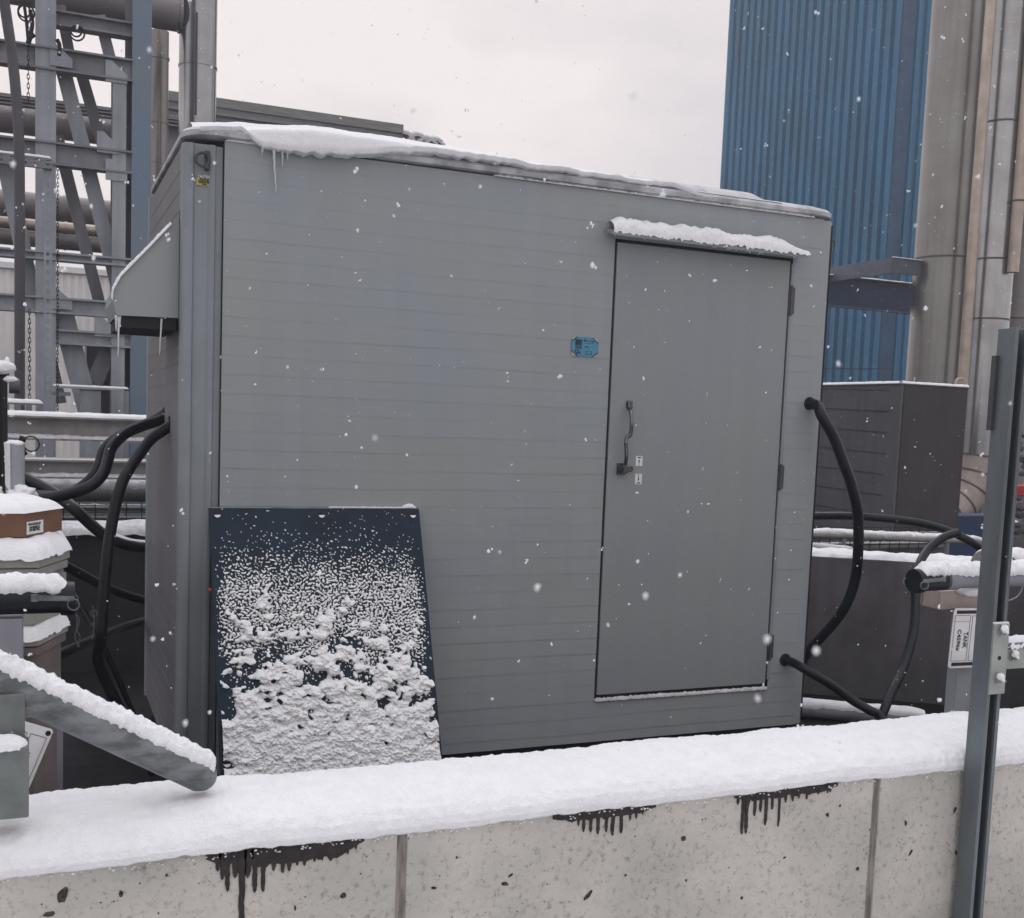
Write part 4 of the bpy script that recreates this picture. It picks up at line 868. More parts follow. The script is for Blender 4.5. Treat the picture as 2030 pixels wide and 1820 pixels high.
# blue sheet strip seen between pipes, white building beyond
y = 18; a, b = at(333, 180, y), at(352, 330, y)
tag(MB().box((a.x - .5, y, 0), (b.x + .3, y + .3, a.z - .4)).build('blue_column', 'steel_blue2', None), 'blue steel column glimpsed between the two upright pipes', 'column')
y = 26; wb = thing('white_building', 'white metal sided building low behind the tower', 'building', (-3, y, 0))
zt_ = at(0, 530, y).z; q = MB(); x = -9; ww = .15
q.box((-9, y + .05, 0), (3.6, y + 4, zt_))
while x < 3.5: q.box((x, y + .02, 0), (x + ww * .5, y + .06, zt_ - .02)); x += ww
q.build('siding_wall', 'white_siding', wb); MB().box((-9.1, y - .05, zt_), (3.7, y + 4.1, zt_ + .12)).build('roof_edge', 'snow', wb)

# ------------------------------------------------------------------ left foreground clutter
y = 4.3; t = thing('black_mast', 'black hydraulic looking mast at the far left edge, snow on its fittings', 'mast', tuple(at(4, 990, y)[:2]) + (0,))
q = MB(); a, b = at(-30, 720, y), at(14, 985, y); q.box((a.x, y, 0), (b.x, y + .06, a.z)); a2 = at(22, 745, y); q.box((a2.x - .03, y - .015, b.z), (a2.x - .012, y + .03, a2.z)); q.build('mast_body', 'dark', t, bevel=.004)
q = MB(); c = at(18, 765, y); q.tube([c, c + Vector((.035, 0, 0))], .026, 14); c = at(12, 735, y); q.tube([c + Vector((-.05, 0, 0)), c + Vector((.01, 0, 0))], .016, 12); q.build('mast_fitting', 'hinge', t, smooth='auto')
q = MB(); q.blob(at(20, 752, y - .01), .024, 3, 3, (1, .8, .5), .2); q.blob(at(3, 728, y - .01), .036, 5, 3, (1.2, .8, .7), .2); q.blob(at(14, 718, y), .010, 6, 2, (1, 1, 1.8), .2); q.build('mast_snow', 'snow', t, smooth=True)
y = 4.1; t = thing('valve_standpipe', 'snow plastered grey standpipe with a wire ring beside the black mast', 'pipe', tuple(at(30, 990, y)[:2]) + (0,))
a, b = at(30, 880, y), at(30, 990, y); MB().tube([(a.x, y, 0), (a.x, y, a.z)], .030, 18).build('pipe_body', 'steel', t, smooth='auto')
q = grid_mesh(24, 16, lambda s, w_: (a.x + (.031 + .008 * abs(fb(w_ * 3, s * 7, 0, 2, 3)) * (1 - s)) * math.cos(math.pi * (.85 + .5 * w_)), y + (.031 + .006 * (1 - s)) * math.sin(math.pi * (.85 + .5 * w_)), a.z + .004 - s * .13 - .03 * w_ * s)); q.blob((a.x, y, a.z + .002), .031, 1, 3, (1, 1, .35), .15)
q.build('pipe_snow', 'snow', t, smooth=True)
q = MB(); q.torus(at(62, 880, y), .026, .0025, (.3, 1, .2), 20); q.tube([at(38, 868, y), at(52, 872, y)], .009, 10); q.tube([at(40, 880, y), at(52, 902, y)], .006, 8); q.build('ring_valve', 'dark', t, smooth='auto')
q = MB(); q.blob((a.x + .02, y - .03, at(30, 975, y).z), .03, 8, 3, (1.4, 1, .8), .5); q.blob((a.x - .06, y - .02, at(30, 975, y).z), .022, 9, 3, (1, 1, 1.2), .5); q.build('base_snow', 'snow', t, smooth=True)

# plastic tubs: grey tub with snow-topped rim, brown tub below, cardboard box on top
yb = 3.35
def pt(u, v, y=yb): return at(u, v, y)
cz = at(47, 1062, yb); zlid = at(60, 1082, yb).z
tx1 = at(139, 1090, yb + .14).x; txm = at(78, 1100, yb - .04).x
tub = thing('plastic_tub', 'pale grey plastic tub with a thick snow layer under the cardboard box', 'tub', (-.05, yb, 0))
def tubpoly(z, s=1.0, y0=yb - .04): 
    pts = [(-.40, y0), (txm, y0), (tx1, yb + .17), (tx1 - .01, yb + .42), (-.40, yb + .42)]; cx, cy = -.15, yb + .2
    return [Vector((cx + (x - cx) * s, cy + (yy - cy) * s, z)) for x, yy in pts]
zr = at(78, 1102, yb - .04).z
MB().prism(tubpoly(zr - .035), (0, 0, .035)).build('rim', 'bucket', tub, bevel=.004)
MB().prism(tubpoly(zr - .062, .975), (0, 0, .025)).build('rim_skirt', 'bucket', tub, bevel=.003)
MB().prism(tubpoly(zr - .20, .93), (0, 0, .137)).build('tub_body', 'bucket', tub, bevel=.006)
q = MB()
for k in (.2, .75):
    c = Vector((txm + (tx1 - txm) * k, yb - .04 + .21 * k, zr - .07)); q.box(c - Vector((.004, .012, .03)), c + Vector((.01, .012, .0)))
q.build('handle_lug', 'bucket', tub)
def tubsnow(a, b):
    base = tubpoly(zr + .001); n = len(base); c = sum(base, Vector()) / n
    t_ = a * n; i = int(t_) % n; f = t_ - int(t_); e = base[i].lerp(base[(i + 1) % n], f); r = b
    p = c.lerp(e, r * (1.035 + .015 * fb(a * 20, 0, 0, 1.5)))
    p.z += .055 * (1 - r ** 5) * (1 + .22 * fb(p.x, p.y, 0, 14, 3)) - .012 * (r > .97) * (1 + fb(a * 40, 3, 0, 1)); return p
grid_mesh(160, 18, tubsnow).build('tub_snow', 'snow', tub, smooth=True)
t2 = thing('plastic_tub', 'brownish plastic tub with snow on its lid corner, beneath the grey tub', 'tub', (-.05, yb, 0))
zq = at(76, 1262, yb - .04).z
MB().prism(tubpoly(zq - .03, .98), (0, 0, .03)).build('rim', 'bucket', t2, bevel=.004); MB().prism(tubpoly(zq - .055, .955), (0, 0, .022)).build('rim_skirt', 'plas_brown', t2)
MB().prism(tubpoly(.0, .90), (0, 0, zq - .056)).build('tub_body', 'plas_brown', t2, bevel=.006); MB().prism(tubpoly(zq + .001, .55), (0, 0, zr - .20 - zq)).build('inner_box', 'plas_brown', t2)
def ts2(a, b):
    p = Vector(tubsnow(a, b)); p.z = p.z - zr + zq; c = Vector((-.15, yb + .2, 0)); p.x = c.x + (p.x - c.x) * .98; p.y = c.y + (p.y - c.y) * .98; return p
grid_mesh(160, 18, ts2).build('tub_snow', 'snow', t2, smooth=True)
# cardboard box
bz0 = zr + .045; bx_ = thing('cardboard_box', 'brown cardboard box with a white label, snow on top, on the grey tub', 'box', (-.1, yb + .1, bz0))
k0, k1, k2 = at(47, 1013, yb + .02), at(123, 998, yb + .16), None
bzt = at(47, 1016, yb + .02).z; px, py = k0.x, yb + .02; qx, qy = at(123, 1000, yb + .20).x, yb + .20
bxp = [Vector((-.40, py - .0, bz0)), Vector((px, py, bz0)), Vector((qx, qy, bz0)), Vector((qx - .05, qy + .2, bz0)), Vector((-.40, qy + .2, bz0))]
MB().prism(bxp, (0, 0, bzt - bz0)).build('carton', 'card', bx_, bevel=.002)
def bsn(a, b):
    n = len(bxp); c = sum(bxp, Vector()) / n; t_ = a * n; i = int(t_) % n; e = bxp[i].lerp(bxp[(i + 1) % n], t_ - int(t_)); p = c.lerp(e, b * 1.025)
    p.z = bzt + .028 * (1 - b ** 6) * (1 + .4 * fb(p.x, p.y, 0, 12, 3)) + .001 - .004 * (b > .97); return p
grid_mesh(120, 14, bsn).build('box_snow', 'snow', bx_, smooth=True)
fd = (bxp[2] - bxp[1]); fl = fd.length; fd.normalize(); fn_ = Vector((fd.y, -fd.x, 0))
l0 = bxp[1] + fd * fl * .06 + fn_ * .001; lw, lh = fl * .42, (bzt - bz0) * .52; l0.z = bz0 + (bzt - bz0) * .08
lab = MB().prism([l0, l0 + fd * lw, l0 + fd * lw + Vector((0, 0, lh)), l0 + Vector((0, 0, lh))], fn_ * .0008).build('box_label', 'plas_white', bx_)
for s_, fz, w_ in (('48V-COLDLAY', .76, .78), ('48V SWITCH', .50, .62), ('48V SW BLK', .30, .66)):
    text(s_, 'label_text', lab, l0 + fd * lw * .46 + fn_ * .0012 + Vector((0, 0, lh * fz)), fd, (0, 0, 1), lh * .24, bold=.0006, width=lw * w_)

# left cam coupling
def coupling(u, v, y, sgn, label, L_=.17):
    c = at(u, v, y); t = thing('cam_coupling', label, 'coupling', (c.x, y, c.z - .05)); r = .036; d = Vector((sgn, 0, 0))       # d points to the open end
    q = MB(); q.tube([c - d * L_, c - d * .02, c], [r, r, r * .96], 26); q.tube([c - d * .03, c - d * .018, c + d * .002], [r * 1.16, r * 1.2, r * 1.16], 26); q.build('coupler_body', 'black', t, smooth='auto')
    q = MB(); q.tube([c - d * (L_ + .5), c - d * (L_ - .005)], r * .82, 22); q.tube([c - d * (L_ + .06), c - d * (L_ + .01)], r * .98, 22); q.build('pipe_stub', 'bucket_b' if sgn > 0 else 'steel_dark', t, smooth='auto')
    for k in (0, 1):
        b0 = c + Vector((0, -r - .006, .010)) if k == 0 else c + Vector((0, r + .006, .010)); q = MB(); q.bar(b0 - d * .085, b0 - d * .0 + Vector((0, 0, -.004)), .012, .007); q.tube([b0 - d * .09 + Vector((0, 0, -.008)), b0 - d * .09 + Vector((0, 0, .008))], .009, 10)
        q.torus(b0 - d * .002 + Vector((0, -.006, -.018)), .014, .0018, (.35, 1, 0), 18); q.build('cam_lever', 'galv', t, smooth='auto')
    q = pipe_snow(seg(c - d * (L_ + .45), c - d * .012, .006), r * .9, .034, 5 + sgn, spread=1.05, amp=.28, ns=16); q.build('coupling_snow', 'snow', t, smooth=True)
    q = MB(); p0 = c + Vector((.004 * sgn, -r - .008, -.03)); q.tube(spline([p0, p0 + Vector((.003, 0, -.03)), p0 + Vector((-.002, 0, -.06)), p0 + Vector((.008, 0, -.085))], 5), .0014, 6); q.tube(spline([p0, p0 + Vector((.008, 0, -.02)), p0 + Vector((.003, 0, -.045)), p0 + Vector((.010, 0, -.06)), p0 + Vector((.004, 0, -.085))], 5), .0014, 6)
    if sgn > 0:
        p1 = p0 + Vector((.040, .03, .012)); q.tube(spline([p1, p1 + Vector((.004, 0, -.04)), p1 + Vector((0, 0, -.085))], 5), .0016, 6); q.torus(p1 + Vector((.003, 0, -.02)), .008, .0014, (.3, 1, 0), 14)
    q.build('safety_pin', 'hinge', t, smooth='auto'); return t
coupling(146, 1186, 2.95, 1, 'black cam coupling with pull rings and a snow crown at the left edge')
coupling(1812, 1152, 2.95, -1, 'black cam coupling with two pull rings and snow, behind the strut post at right', L_=.13)
# support standpipe under left coupling
c = at(15, 1240, 2.95); tag(MB().box((c.x - .12, 2.93, 0), (c.x + .035, 3.05, c.z + .02)).build('coupling_stand', 'steel_dark', None, bevel=.004), 'grey metal stand below the left coupling', 'stand')
c0, c1 = at(1866, 1172, 3.02), at(1945, 1206, 3.02)
t = thing('coupling_bracket', 'brownish bracket and grey post carrying the right coupling and TANK sign', 'bracket', (c0.x + .08, 3.05, 0))
MB().box((c0.x, 3.02, c1.z), (c1.x + .05, 3.12, c0.z)).build('bracket_block', 'insul', t, bevel=.004); MB().box((at(1897, 1350, 3.03).x, 3.03, 0), (at(1897, 1350, 3.03).x + .07, 3.08, c1.z - .0005)).build('post', 'steel', t)
q = MB(); q.blob(at(1925, 1168, 3.0), .045, 4, 3, (1.3, .8, .55), .25); q.build('bracket_snow', 'snow', t, smooth=True)
# TANK sign
def sign(label, P0, P1, P3_, name='tank_sign'):
    """P0 top-left, P1 top-right, P3_ bottom-left"""
    P0, P1, P3_ = Vector(P0), Vector(P1), Vector(P3_); X = (P1 - P0); Z = (P3_ - P0); w_, h_ = X.length, Z.length; X.normalize(); Z.normalize(); n_ = X.cross(Z).normalized()
    if n_.y > 0: n_ = -n_
    t = thing(name, label, 'sign', tuple((P0 + P1) / 2 + Z * h_ * .5)); c = lambda a, b, h=0: P0 + X * (a * w_) + Z * (b * h_) + n_ * h
    k = .05; kk = k * w_ / h_
    MB().prism([c(k, 0), c(1 - k, 0), c(1, kk), c(1, 1 - kk), c(1 - k, 1), c(k, 1), c(0, 1 - kk), c(0, kk)], -n_ * .002).build('plate', 'plas_white', t)
    return t, c, X, Z, n_, w_, h_
y = 2.98; P0, P3_ = at(1892, 1206, y), at(1879, 1325, y); P1 = P0 + Vector((.175, 0, -.004))
t, c, X, Z, n_, w_, h_ = sign('white TANK C45968 tag with sideways lettering beside the strut post', P0, P1, P3_)
lm = MB()
def ol(a0, b0, a1, b1):
    for p, q in ((c(a0, b0, .001), c(a1, b0, .001)), (c(a1, b0, .001), c(a1, b1, .001)), (c(a1, b1, .001), c(a0, b1, .001)), (c(a0, b1, .001), c(a0, b0, .001))): lm.bar(p, q, .0011, .0006, n_)
ol(.05, .12, .46, .88); ol(.52, .13, .94, .88); lm.bar(c(.05, .22, .001), c(.46, .22, .001), .0006, .0005, n_)
for b_0 in (.065, .935): lm.bar(c(.08, b_0, .001), c(.92, b_0, .001), .012, .0006, n_)
lm.build('border_lines', 'ink', t)
text('TANK', 'sign_text', t, c(.375, .53, .0014), Z, X, .027, bold=.0003, width=h_ * .27); text('C45968', 'sign_text', t, c(.20, .53, .0014), Z, X, .023, bold=.0003, width=h_ * .35)
y = 2.86; P1, Pb = at(107, 1447, y), at(58, 1562, y); dz = (Pb - P1); P1b = P1 + dz * 1.12; X_ = Vector((-dz.z, 0, dz.x)).normalized(); X_ = X_ if X_.x < 0 else -X_
t, c, X, Z, n_, w_, h_ = sign('white tag C45967 tilted behind the galvanised plate at lower left', P1, P1 + X_ * .105, P1b)
lm = MB(); ol(.08, .14, .44, .95); ol(.52, .14, .92, .95); lm.tube([c(.09, .07, .0008), c(.09, .07, .0014)], .0065, 14); lm.build('border_lines', 'ink', t)
text('C45967', 'sign_text', t, c(.34, .56, .0016), Z, -X, .020, bold=.0003, width=h_ * .32); text('TANK', 'sign_text', t, c(.62, .50, .0016), Z, -X, .022, bold=.0007, width=h_ * .2)
a = at(118, 1480, 3.0); tag(MB().box((at(113, 1450, 3.0).x, 3.0, 0), (at(125, 1450, 3.0).x, 3.03, at(113, 1430, 3.0).z)).build('tag_post', 'steel_dark', None), 'thin dark grey post behind the tilted tag', 'post')

# ------------------------------------------------------------------ galvanised rail end resting in the snow
Y = 2.50
e1 = at(400, 1538, Y); e0 = at(0, 1352, Y); dv = (e0 - e1).normalized(); e0 = e1 + dv * .75
rl = thing('galvanised_rail', 'flattened galvanised rail with a snow ridge, its round end resting on the wall', 'rail', (e1.x, Y, .66))
r = .037; n = 22; q = MB()
path = [e1 - dv * k for k in (.034, .030, .022, .012, 0)] + seg(e1 + dv * .01, e0, .03); rads = [.004, .015, .026, .032, r] + [r] * (len(path) - 5)
q.tube(path, rads, 26); q.build('rail_tube', 'galv', rl, smooth='auto')
sdv = Vector((0, 0, 1)); pipe_snow(seg(e1 - dv * .012, e0, .004), r, .022, 6, spread=.80, amp=.35, ns=22).build('rail_snow', 'snow', rl, smooth=True)
# lug joining the rail to the plate
a = at(205 * .2451 + 2, 1400, Y - .02); q = MB(); q.tube([at(125, 1395, Y - .02), at(30, 1412, Y - .02)], .016, 16); q.build('lug_pipe', 'galv', rl, smooth='auto')
pl = thing('galvanised_plate', 'galvanised upright plate with a snow covered step at the left edge', 'plate', (at(20, 1590, Y - .06).x, Y - .08, .66))
a, b = at(-60, 1378, Y - .03), at(50, 1490, Y - .03); MB().box((a.x, Y - .045, b.z - .03), (b.x, Y - .037, a.z)).build('upper_plate', 'galvplate', pl, bevel=.002)
a, b = at(-60, 1490, Y - .12), at(57, 1602, Y - .12); MB().box((a.x, Y - .12, b.z - .02), (b.x, Y - .04, a.z)).build('lower_box', 'galvplate', pl, bevel=.003)
snow_cap((a.x, Y - .09, a.z), (b.x - .002, Y - .09, a.z), .07, .018, 9, over=.004, amp=.5, step=.003, nsec=16).build('step_snow', 'snow', pl, smooth=True)

# ------------------------------------------------------------------ right: strut post on the front wall
px0 = at(1957, 1378, 2.28).x; zt = at(2000, 648, 2.28).z
sp = thing('strut_post', 'tall galvanised channel post bolted upright to the front of the snowy wall', 'post', (px0 + .02, 2.31, 0))
q = MB(); W_, D_ = .052, .062; y0 = 2.28; z0 = -.03
q.box((px0, y0, z0), (px0 + .0045, y0 + D_, zt)); q.box((px0 + W_ - .0045, y0, z0), (px0 + W_, y0 + D_, zt)); q.box((px0 + .0045, y0 + D_ - .004, z0), (px0 + W_ - .0045, y0 + D_, zt))
q.box((px0 + .0046, y0, z0), (px0 + .012, y0 + .004, zt)); q.box((px0 + W_ - .012, y0, z0), (px0 + W_ - .0046, y0 + .004, zt)); q.box((px0 + .009, y0 + .0041, z0), (px0 + .012, y0 + .012, zt)); q.box((px0 + W_ - .012, y0 + .0041, z0), (px0 + W_ - .009, y0 + .012, zt))
q.build('channel_body', 'galv2', sp, bevel=.0012)
MB().box((px0 - .012, y0 + D_ - .012, at(1962, 853, 2.33).z), (px0 - .0005, y0 + D_ + .004, at(1978, 705, 2.33).z)).build('side_strip', 'hinge', sp)
bz1, bz0 = at(1970, 1236, 2.28).z, at(1957, 1376, 2.28).z
bp_ = MB().box((px0 - .001, y0 - .008, bz0), (px0 + W_ + .004, y0 - .001, bz1)).build('bracket_plate', 'zinc', sp, bevel=.001)
def bolt(x, z, y, par, seed, sn=True):
    q = MB(); q.tube([(x, y, z), (x, y - .0025, z)], .0115, 20); q.tube([(x, y - .0025, z), (x, y - .010, z)], .0085, 6); q.tube([(x, y - .010, z), (x, y - .020, z)], .0045, 10); q.build('bolt', 'zinc', par, smooth='auto')
    if sn: s_ = MB(); s_.blob((x, y - .010, z + .013), .010, seed, 3, (1, 1, 1.1), .35); s_.blob((x + .002, y - .016, z + .004), .006, seed + 1, 2, (1, 1, 1), .3); s_.build('bolt_snow', 'snow', par, smooth=True)
xm = px0 + W_ * .5
bolt(xm, at(1975, 1255, 2.27).z, y0 - .008, bp_, 1); bolt(xm, at(1970, 1350, 2.27).z, y0 - .008, bp_, 5)
c = at(1979, 1305, 2.27); MB().tube([(xm, y0 - .0088, c.z), (xm, y0 - .0082, c.z)], .0062, 18).build('bolt_hole', 'dark', bp_)
MB().box((px0, y0 - .008, bz1), (px0 + W_, y0, bz1 + .004)).build('plate_snow', 'snow', bp_)
az0 = at(1998, 1283, 2.30).z; az1 = at(1998, 1268, 2.30).z
MB().box((px0 + W_ + .0005, y0 + .01, az0 - .004), (px0 + .5, y0 + .05, az1 - .008)).build('side_arm', 'galv2', sp)
snow_cap((px0 + W_ + .002, y0 + .03, az1 - .009), (px0 + .5, y0 + .03, az1 - .009), .044, .016, 7, over=.016, amp=.25, step=.003, nsec=14, ends=False).build('arm_snow', 'snow', sp, smooth=True)
MB().box((px0 + W_ + .012, y0 + .008, az0 - .06), (px0 + W_ + .3, y0 + .013, az0 - .0045)).build('arm_plate', 'zinc', sp); bolt(px0 + W_ + .040, az0 - .028, y0 + .008, sp, 9)
# ------------------------------------------------------------------ right: dark cabinet
y = 7.8; ck = at(1782, 900, y).x; zt = at(1788, 760, y).z; xr_ = at(1913, 900, y).x; ybk = 12.4
ck = at(1788, 760, y).x; xr_ = at(1919, 770, y).x
cbx = thing('dark_cabinet', 'tall dark grey metal cabinet with a snow rimmed flat top, right of the shelter', 'cabinet', ((ck + xr_) / 2, y + 1, 0))
zb_ = .63
MB().box((ck, y + .02, zb_), (ck + .02, ybk, zt - .01)).build('side_panel', 'cab_l', cbx); MB().box((ck + .035, y, zb_), (xr_, y + .02, zt - .01)).build('front_panel', 'cab_f', cbx)
MB().box((ck - .002, y + .001, zb_), (ck + .030, y + .019, zt - .01)).build('corner_trim', 'cab_l', cbx, bevel=.004)
rb_ = MB(); 
for k in range(8):
    z = zb_ + .2 + k * .19; rb_.bar((ck - .002, y + .15, z - .02), (ck - .002, ybk - .1, z + .10), .008, .006, (1, 0, 0))
rb_.build('side_rib', 'cab_f', cbx)
MB().box((ck - .01, y - .01, zt - .0095), (xr_ + .02, ybk, zt)).build('top_plate', 'cab_l', cbx); MB().box((ck + .021, y + .021, zb_), (xr_ - .01, ybk - .05, zt - .02)).build('inner_box', 'dark', cbx); MB().box((ck + .05, y + .1, 0), (xr_ - .05, ybk - .1, zb_ - .001)).build('plinth', 'tankwall', cbx)
q = snow_cap((ck + .0, y + .02, zt), (xr_, y + .02, zt), .07, .022, 3, amp=.3, step=.015, ends=False); snow_cap((ck + .02, y + .02, zt), (ck + .02, ybk, zt), .07, .022, 5, amp=.3, step=.03, ends=False, mb=q); q.box((ck, y, zt + .0005), (xr_, ybk - .02, zt + .012)); q.build('top_snow', 'snow', cbx, smooth=True)
c = at(1903, 760, y + .08); q = MB(); q.torus(c, .045, .012, (.2, 1, 0), 16); q.tube([c - Vector((0, 0, .07)), c - Vector((0, 0, .04))], .03, 12); q.build('lifting_eye', 'insul', cbx, smooth='auto')
# blue block between cabinet and post
a, b = at(1912, 1022, 8.6), at(1960, 1060, 8.6); tag(MB().box((a.x - .3, 8.6, 0), (b.x + .2, 8.9, a.z)).build('blue_block', 'bluedark', None, bevel=.01), 'deep blue block between the dark cabinet and the strut post', 'block')

# ------------------------------------------------------------------ right: stacks
y = 13.2
def vpipe(name, label, u0, u1, v, vt, vb, y, m, bands=(), cat='pipe', group=None, zb=None):
    a, b = at(u0, v, y), at(u1, v, y); r = (b.x - a.x) / 2 * .93; x = (a.x + b.x) / 2; zt_ = at(u0, vt, y).z if vt is not None else at(u0, -140, y).z; z0_ = at(u0, vb, y).z if zb is None else zb
    t = thing(name, label, cat, (x, y, z0_), group); MB().tube([(x, y, z0_), (x, y, zt_)], r, 40).build('pipe_body', m, t, smooth='auto')
    for vv in bands: z = at((u0 + u1) / 2, vv, y).z; MB().tube([(x, y, z - .012), (x, y, z + .012)], r + .012, 40).build('band', 'hinge', t, smooth='auto')
    return t, x, r
vpipe('exhaust_stack', 'widest dull metal stack rising behind the dark cabinet', 1829, 1926, 446, None, 0, 13.2, 'stainless', (516,), group='upright metal stacks at right', zb=0)
t, x, r = vpipe('exhaust_stack', 'bright medium metal stack bending at its foot, right of the widest one', 1937, 2005, 446, None, 905, 12.6, 'stainless2', (245, 518, 636), group='upright metal stacks at right')
yy = 12.6; path = []; R_ = r * 3.0; zb_ = at(1930, 905, yy).z
for i in range(6): path.append(Vector((x - R_ * (1 - math.cos(i * math.pi / 11)), yy, zb_ - R_ * math.sin(i * math.pi / 11))))
MB().tube(path, r * 1.02, 30).build('elbow', 'insul', t, smooth='auto')
for i in range(6): 
    d_ = (path[min(i + 1, 5)] - path[max(i - 1, 0)]).normalized(); MB().tube([path[i] - d_ * .012, path[i] + d_ * .012], r * 1.06, 30).build('elbow_ring', 'hinge', t, smooth='auto')
MB().box((x - .15, yy - .1, 0), (x + .15, yy + .1, path[-1].z + .05)).build('foot', 'insul', t)
vpipe('thin_pipe', 'slim pale pipe between the widest stack and the bright stack', 1923, 1940, 446, None, 755, 12.4, 'stainless3', (), group='slim pale upright pipes', zb=0)
t, x, r = vpipe('thin_pipe', 'slim pale pipe at the right edge ending above the strut post', 2006, 2024, 446, None, 540, 12.2, 'stainless3', (398,), group='slim pale upright pipes')
t, x, r = vpipe('exhaust_stack', 'dark rusty stack at the right edge behind the slim pipe', 2000, 2060, 446, None, 0, 13.4, 'brownpipe', (635,), group='upright metal stacks at right', zb=0)
# dots of rivets on the bright stack
# ------------------------------------------------------------------ blue building
y = 20; bb = thing('blue_building', 'tall blue corrugated metal building rising behind the shelter roof', 'building', (16, 22, 0))
xa = at(1443, 185, y).x; xb = at(1785, 250, y).x; zt = 14
def corr(x0, x1, yy, pitch, dep, top, nsub=1):
    q = MB(); n = int(round((x1 - x0) / pitch)); pr = []
    for i in range(n):
        a = x0 + i * pitch; pr += [(a, 0), (a + pitch * .30, 0), (a + pitch * .38, -dep), (a + pitch * .42, -dep), (a + pitch * .5, -dep * .8), (a + pitch * .66, -dep * .8), (a + pitch * .74, -dep), (a + pitch * .84, -dep), (a + pitch * .92, 0)]
    pr.append((x1, 0))
    for x, d in pr: q.v += [Vector((x, yy + d, 0)), Vector((x, yy + d, top))]
    for i in range(len(pr) - 1): q.f.append((2 * i, 2 * i + 2, 2 * i + 3, 2 * i + 1))
    return q
yl = atx(1443, 185, xb).y                       # far end of the long side wall that faces the shelter
side = corr(y, yl, 0, (yl - y) / 22, .085, zt)
side.v = [Vector((xb + v.y, v.x, v.z)) for v in side.v]
side.build('corrugated_wall', 'blueclad', bb, fixn=False)
corr(xb + .16, xb + 4.2, y, .24, .055, zt).build('corrugated_wall', 'blueclad', bb, fixn=False)
MB().prism([(xb - .06, y - .06, 0), (xb + .16, y - .06, 0), (xb + .16, y + .02, 0), (xb + .02, y + .02, 0), (xb + .02, y + .2, 0), (xb - .06, y + .2, 0)], (0, 0, zt)).build('corner_trim', 'steel_blue2', bb)
MB().box((xb - .06, yl - .1, 0), (xb + .1, yl + .05, zt)).build('edge_trim', 'blueclad', bb); MB().box((xb + .1, y + .1, 0), (xb + 4.1, yl - .05, zt - .05)).build('rear_volume', 'blueclad', bb)
y = 14.6; z1, z0_ = at(1642, 549, y).z, at(1642, 603, y).z; xs_, xe_ = 8.0, at(1865, 570, y).x
t = thing('blue_beam', 'deep blue I-beam with a snow line in front of the blue building', 'beam', (9, y, 0))
q = MB(); q.box((xs_, y, z0_), (xe_, y + .02, z1)); q.box((xs_, y - .09, z0_ - .02), (xe_, y + .1, z0_)); q.box((xs_, y - .09, z1), (xe_, y + .1, z1 + .02)); q.build('beam_body', 'bluedark', t)
MB().box((xs_, y - .1, z0_ - .045), (xe_, y - .02, z0_ - .021)).build('lower_flange', 'angle', t)
snow_cap((xs_, y - .01, z1 + .02), (xe_, y - .01, z1 + .02), .19, .022, 4, step=.02, ends=False).build('beam_snow', 'snow', t, smooth=True); MB().box((xs_ + .1, y + .03, 0), (xs_ + .3, y + .2, z0_)).build('support_post', 'bluedark', t); MB().box((xe_ - .3, y + .03, 0), (xe_ - .1, y + .2, z0_)).build('support_post', 'bluedark', t)
t = thing('angle_bracket', 'slate blue cranked channel above the deep blue beam', 'beam', (9, 10.5, 0))
yk = 13.2; c0 = at(1768, 510, yk); c2 = at(1832, 518, yk); q = MB(); hh = at(1768, 510, yk).z - at(1768, 541, yk).z
c1 = Vector((c0.x, 17.5, c0.z)); q.prism([c0, c1, c1 - Vector((0, 0, hh)), c0 - Vector((0, 0, hh))], (.03, 0, 0)); c2 = Vector((c2.x, yk, c0.z)); q.prism([c0 + Vector((.03, 0, 0)), c2, c2 - Vector((0, 0, hh)), c0 + Vector((.03, 0, -hh))], (0, .03, 0)); q.build('channel_body', 'angle', t)
snow_cap((c0.x, yk, c0.z), (c2.x, yk, c0.z), .04, .012, 8, step=.02).build('channel_snow', 'snow', t, smooth=True)
# ------------------------------------------------------------------ far right edge: stones, snowy pipe
q = MB(); rs = random.Random(11)
for i in range(26):
    u, v = rs.uniform(2012, 2060), 860 + 16 * (i // 2) + rs.uniform(-3, 3); q.blob(at(u, v, 9.2 + rs.uniform(-.1, .1)), rs.uniform(.05, .09), i, 2, (1.3, .8, .7), .25)
tag(q.build('stone_stack', 'stone', None, smooth=False), 'pile of dark grey stones behind the strut post at right edge', 'stones')
a, b = at(2013, 962, 6.4), at(2060, 985, 6.4); tag(MB().box((a.x, 6.4, b.z), (b.x, 6.5, a.z)).build('red_bar', 'red', None, bevel=.01), 'small red bar at the right edge', 'bar')
a = at(1975, 1118, 4.6); b = at(2060, 1128, 4.6); t = thing('insulated_pipe', 'beige pipe under thick snow at the right edge', 'pipe', (a.x, 4.6, .6)); MB().tube([a + Vector((0, .1, -.03)), b + Vector((.3, .1, -.03))], .09, 20).build('pipe_body', 'insul', t, smooth='auto'); pipe_snow(seg(a + Vector((0, .1, -.03)), b + Vector((.3, .1, -.03)), .01), .09, .03, 4).build('pipe_snow', 'snow', t, smooth=True)
q = MB(); c = at(1972, 1160, 4.3); q.tube(spline([at(2008, 1106, 4.3), at(2026, 1130, 4.3), at(2028, 1160, 4.3), at(2018, 1182, 4.3), at(1998, 1192, 4.3)], 6), .005, 6); tag(q.build('curved_wire', 'steel_dark', None, smooth=True), 'thin curved wire hanging right of the strut post', 'wire')

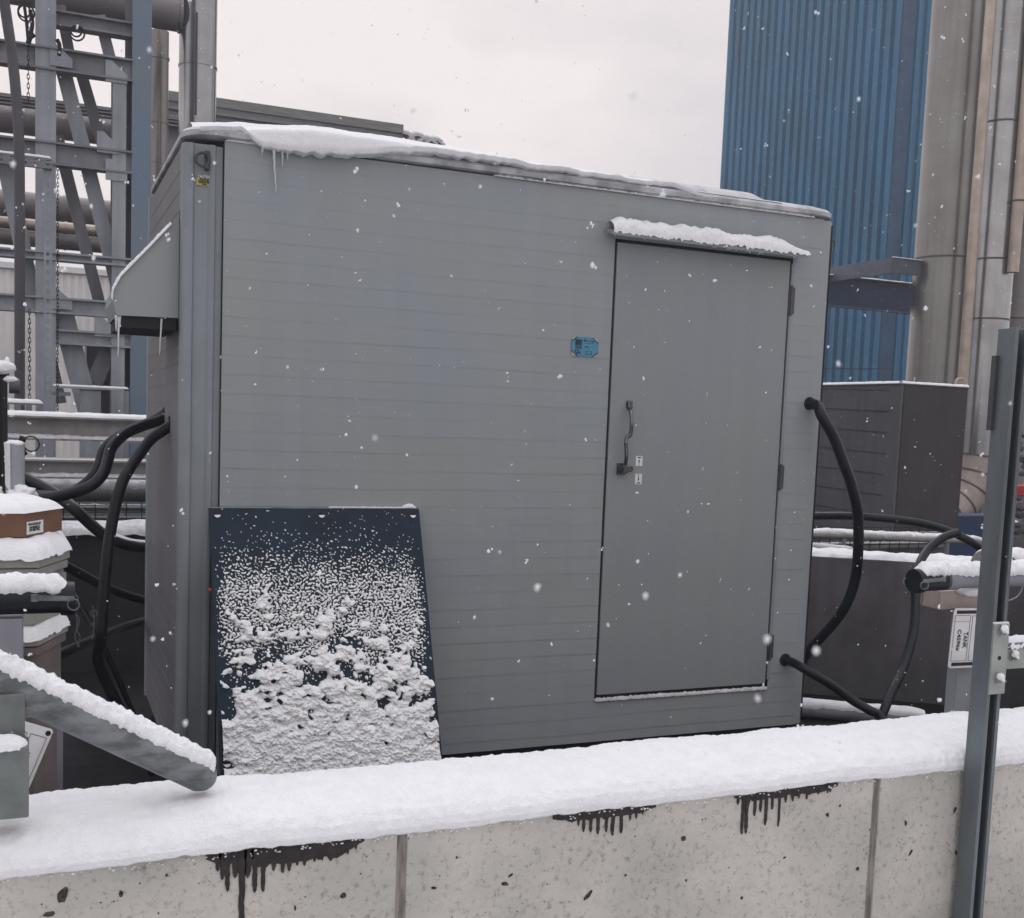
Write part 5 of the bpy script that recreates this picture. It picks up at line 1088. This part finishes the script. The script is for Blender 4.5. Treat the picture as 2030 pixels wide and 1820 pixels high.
# ------------------------------------------------------------------ falling snow
fl_ = MB(); rs = random.Random(5)
for i in range(46):          # a few flakes close to the lens, out of focus
    R = ray(rs.uniform(0, 2030), rs.uniform(0, 1500)); p = CAM + R.normalized() * rs.uniform(.45, 1.3); s_ = rs.uniform(.0007, .0016)
    fl_.blob(p, s_, i, 1, (1, 1, 1.3), .7)
for i in range(9000):
    d = 1.3 + 19 * rs.random() ** .75; u, v = rs.uniform(-60, 2090), rs.uniform(-60, 1500); R = ray(u, v); p = CAM + R.normalized() * d
    if p.z < .7 or (X0 - .3 < p.x < X1 + .1 and YC - .05 < p.y < YR + .1 and p.z < 2.8): continue
    s_ = (.0009 + .0019 * rs.random() ** 2.5) * (1 + .045 * d) * (1.8 if rs.random() < .012 and d < 4.5 else 1); n_ = 1 if d > 6 else rs.choice((1, 2, 3))
    if s_ > .0024 and d < 6:
        for k in range(rs.choice((2, 3, 4))): fl_.blob(p + Vector((rs.gauss(0, s_), rs.gauss(0, s_), rs.gauss(0, s_))) * .8, s_ * rs.uniform(.5, 1), i + k, 1, (1, 1, 1.2), .8)
        continue
    for k in range(n_):
        c = p + Vector((rs.gauss(0, s_), rs.gauss(0, s_), rs.gauss(0, s_))) * (.55 * (k > 0)); vs = [c + Vector(dv_) * s_ * rs.uniform(.45, 1.1) for dv_ in ((1, 0, 0), (-1, 0, 0), (0, 1, 0), (0, -1, 0), (.2, 0, 1.2), (-.2, 0, -1.2))]
        fl_.add(vs, [(0, 2, 4), (2, 1, 4), (1, 3, 4), (3, 0, 4), (2, 0, 5), (1, 2, 5), (3, 1, 5), (0, 3, 5)])
fo = fl_.build('snowflakes', 'flake', None, smooth=True); fo['kind'] = 'stuff'; fo['label'] = 'falling snowflakes drifting in the air'; fo['category'] = 'snowflakes'

# ------------------------------------------------------------------ thin snow haze
hz = MB().box((-60, -12, -1), (60, 45, 20)).build('haze', 'snow', None); hz['kind'] = 'stuff'
hm2 = bpy.data.materials.new('haze'); hm2.use_nodes = True; hm2.node_tree.nodes.clear()
ho = hm2.node_tree.nodes.new('ShaderNodeOutputMaterial'); hv_ = hm2.node_tree.nodes.new('ShaderNodeVolumePrincipled')
hv_.inputs['Color'].default_value = (.93, .95, 1, 1); hv_.inputs['Density'].default_value = .004; hv_.inputs['Anisotropy'].default_value = .3
hm2.node_tree.links.new(hv_.outputs[0], ho.inputs['Volume']); hz.data.materials.clear(); hz.data.materials.append(hm2)
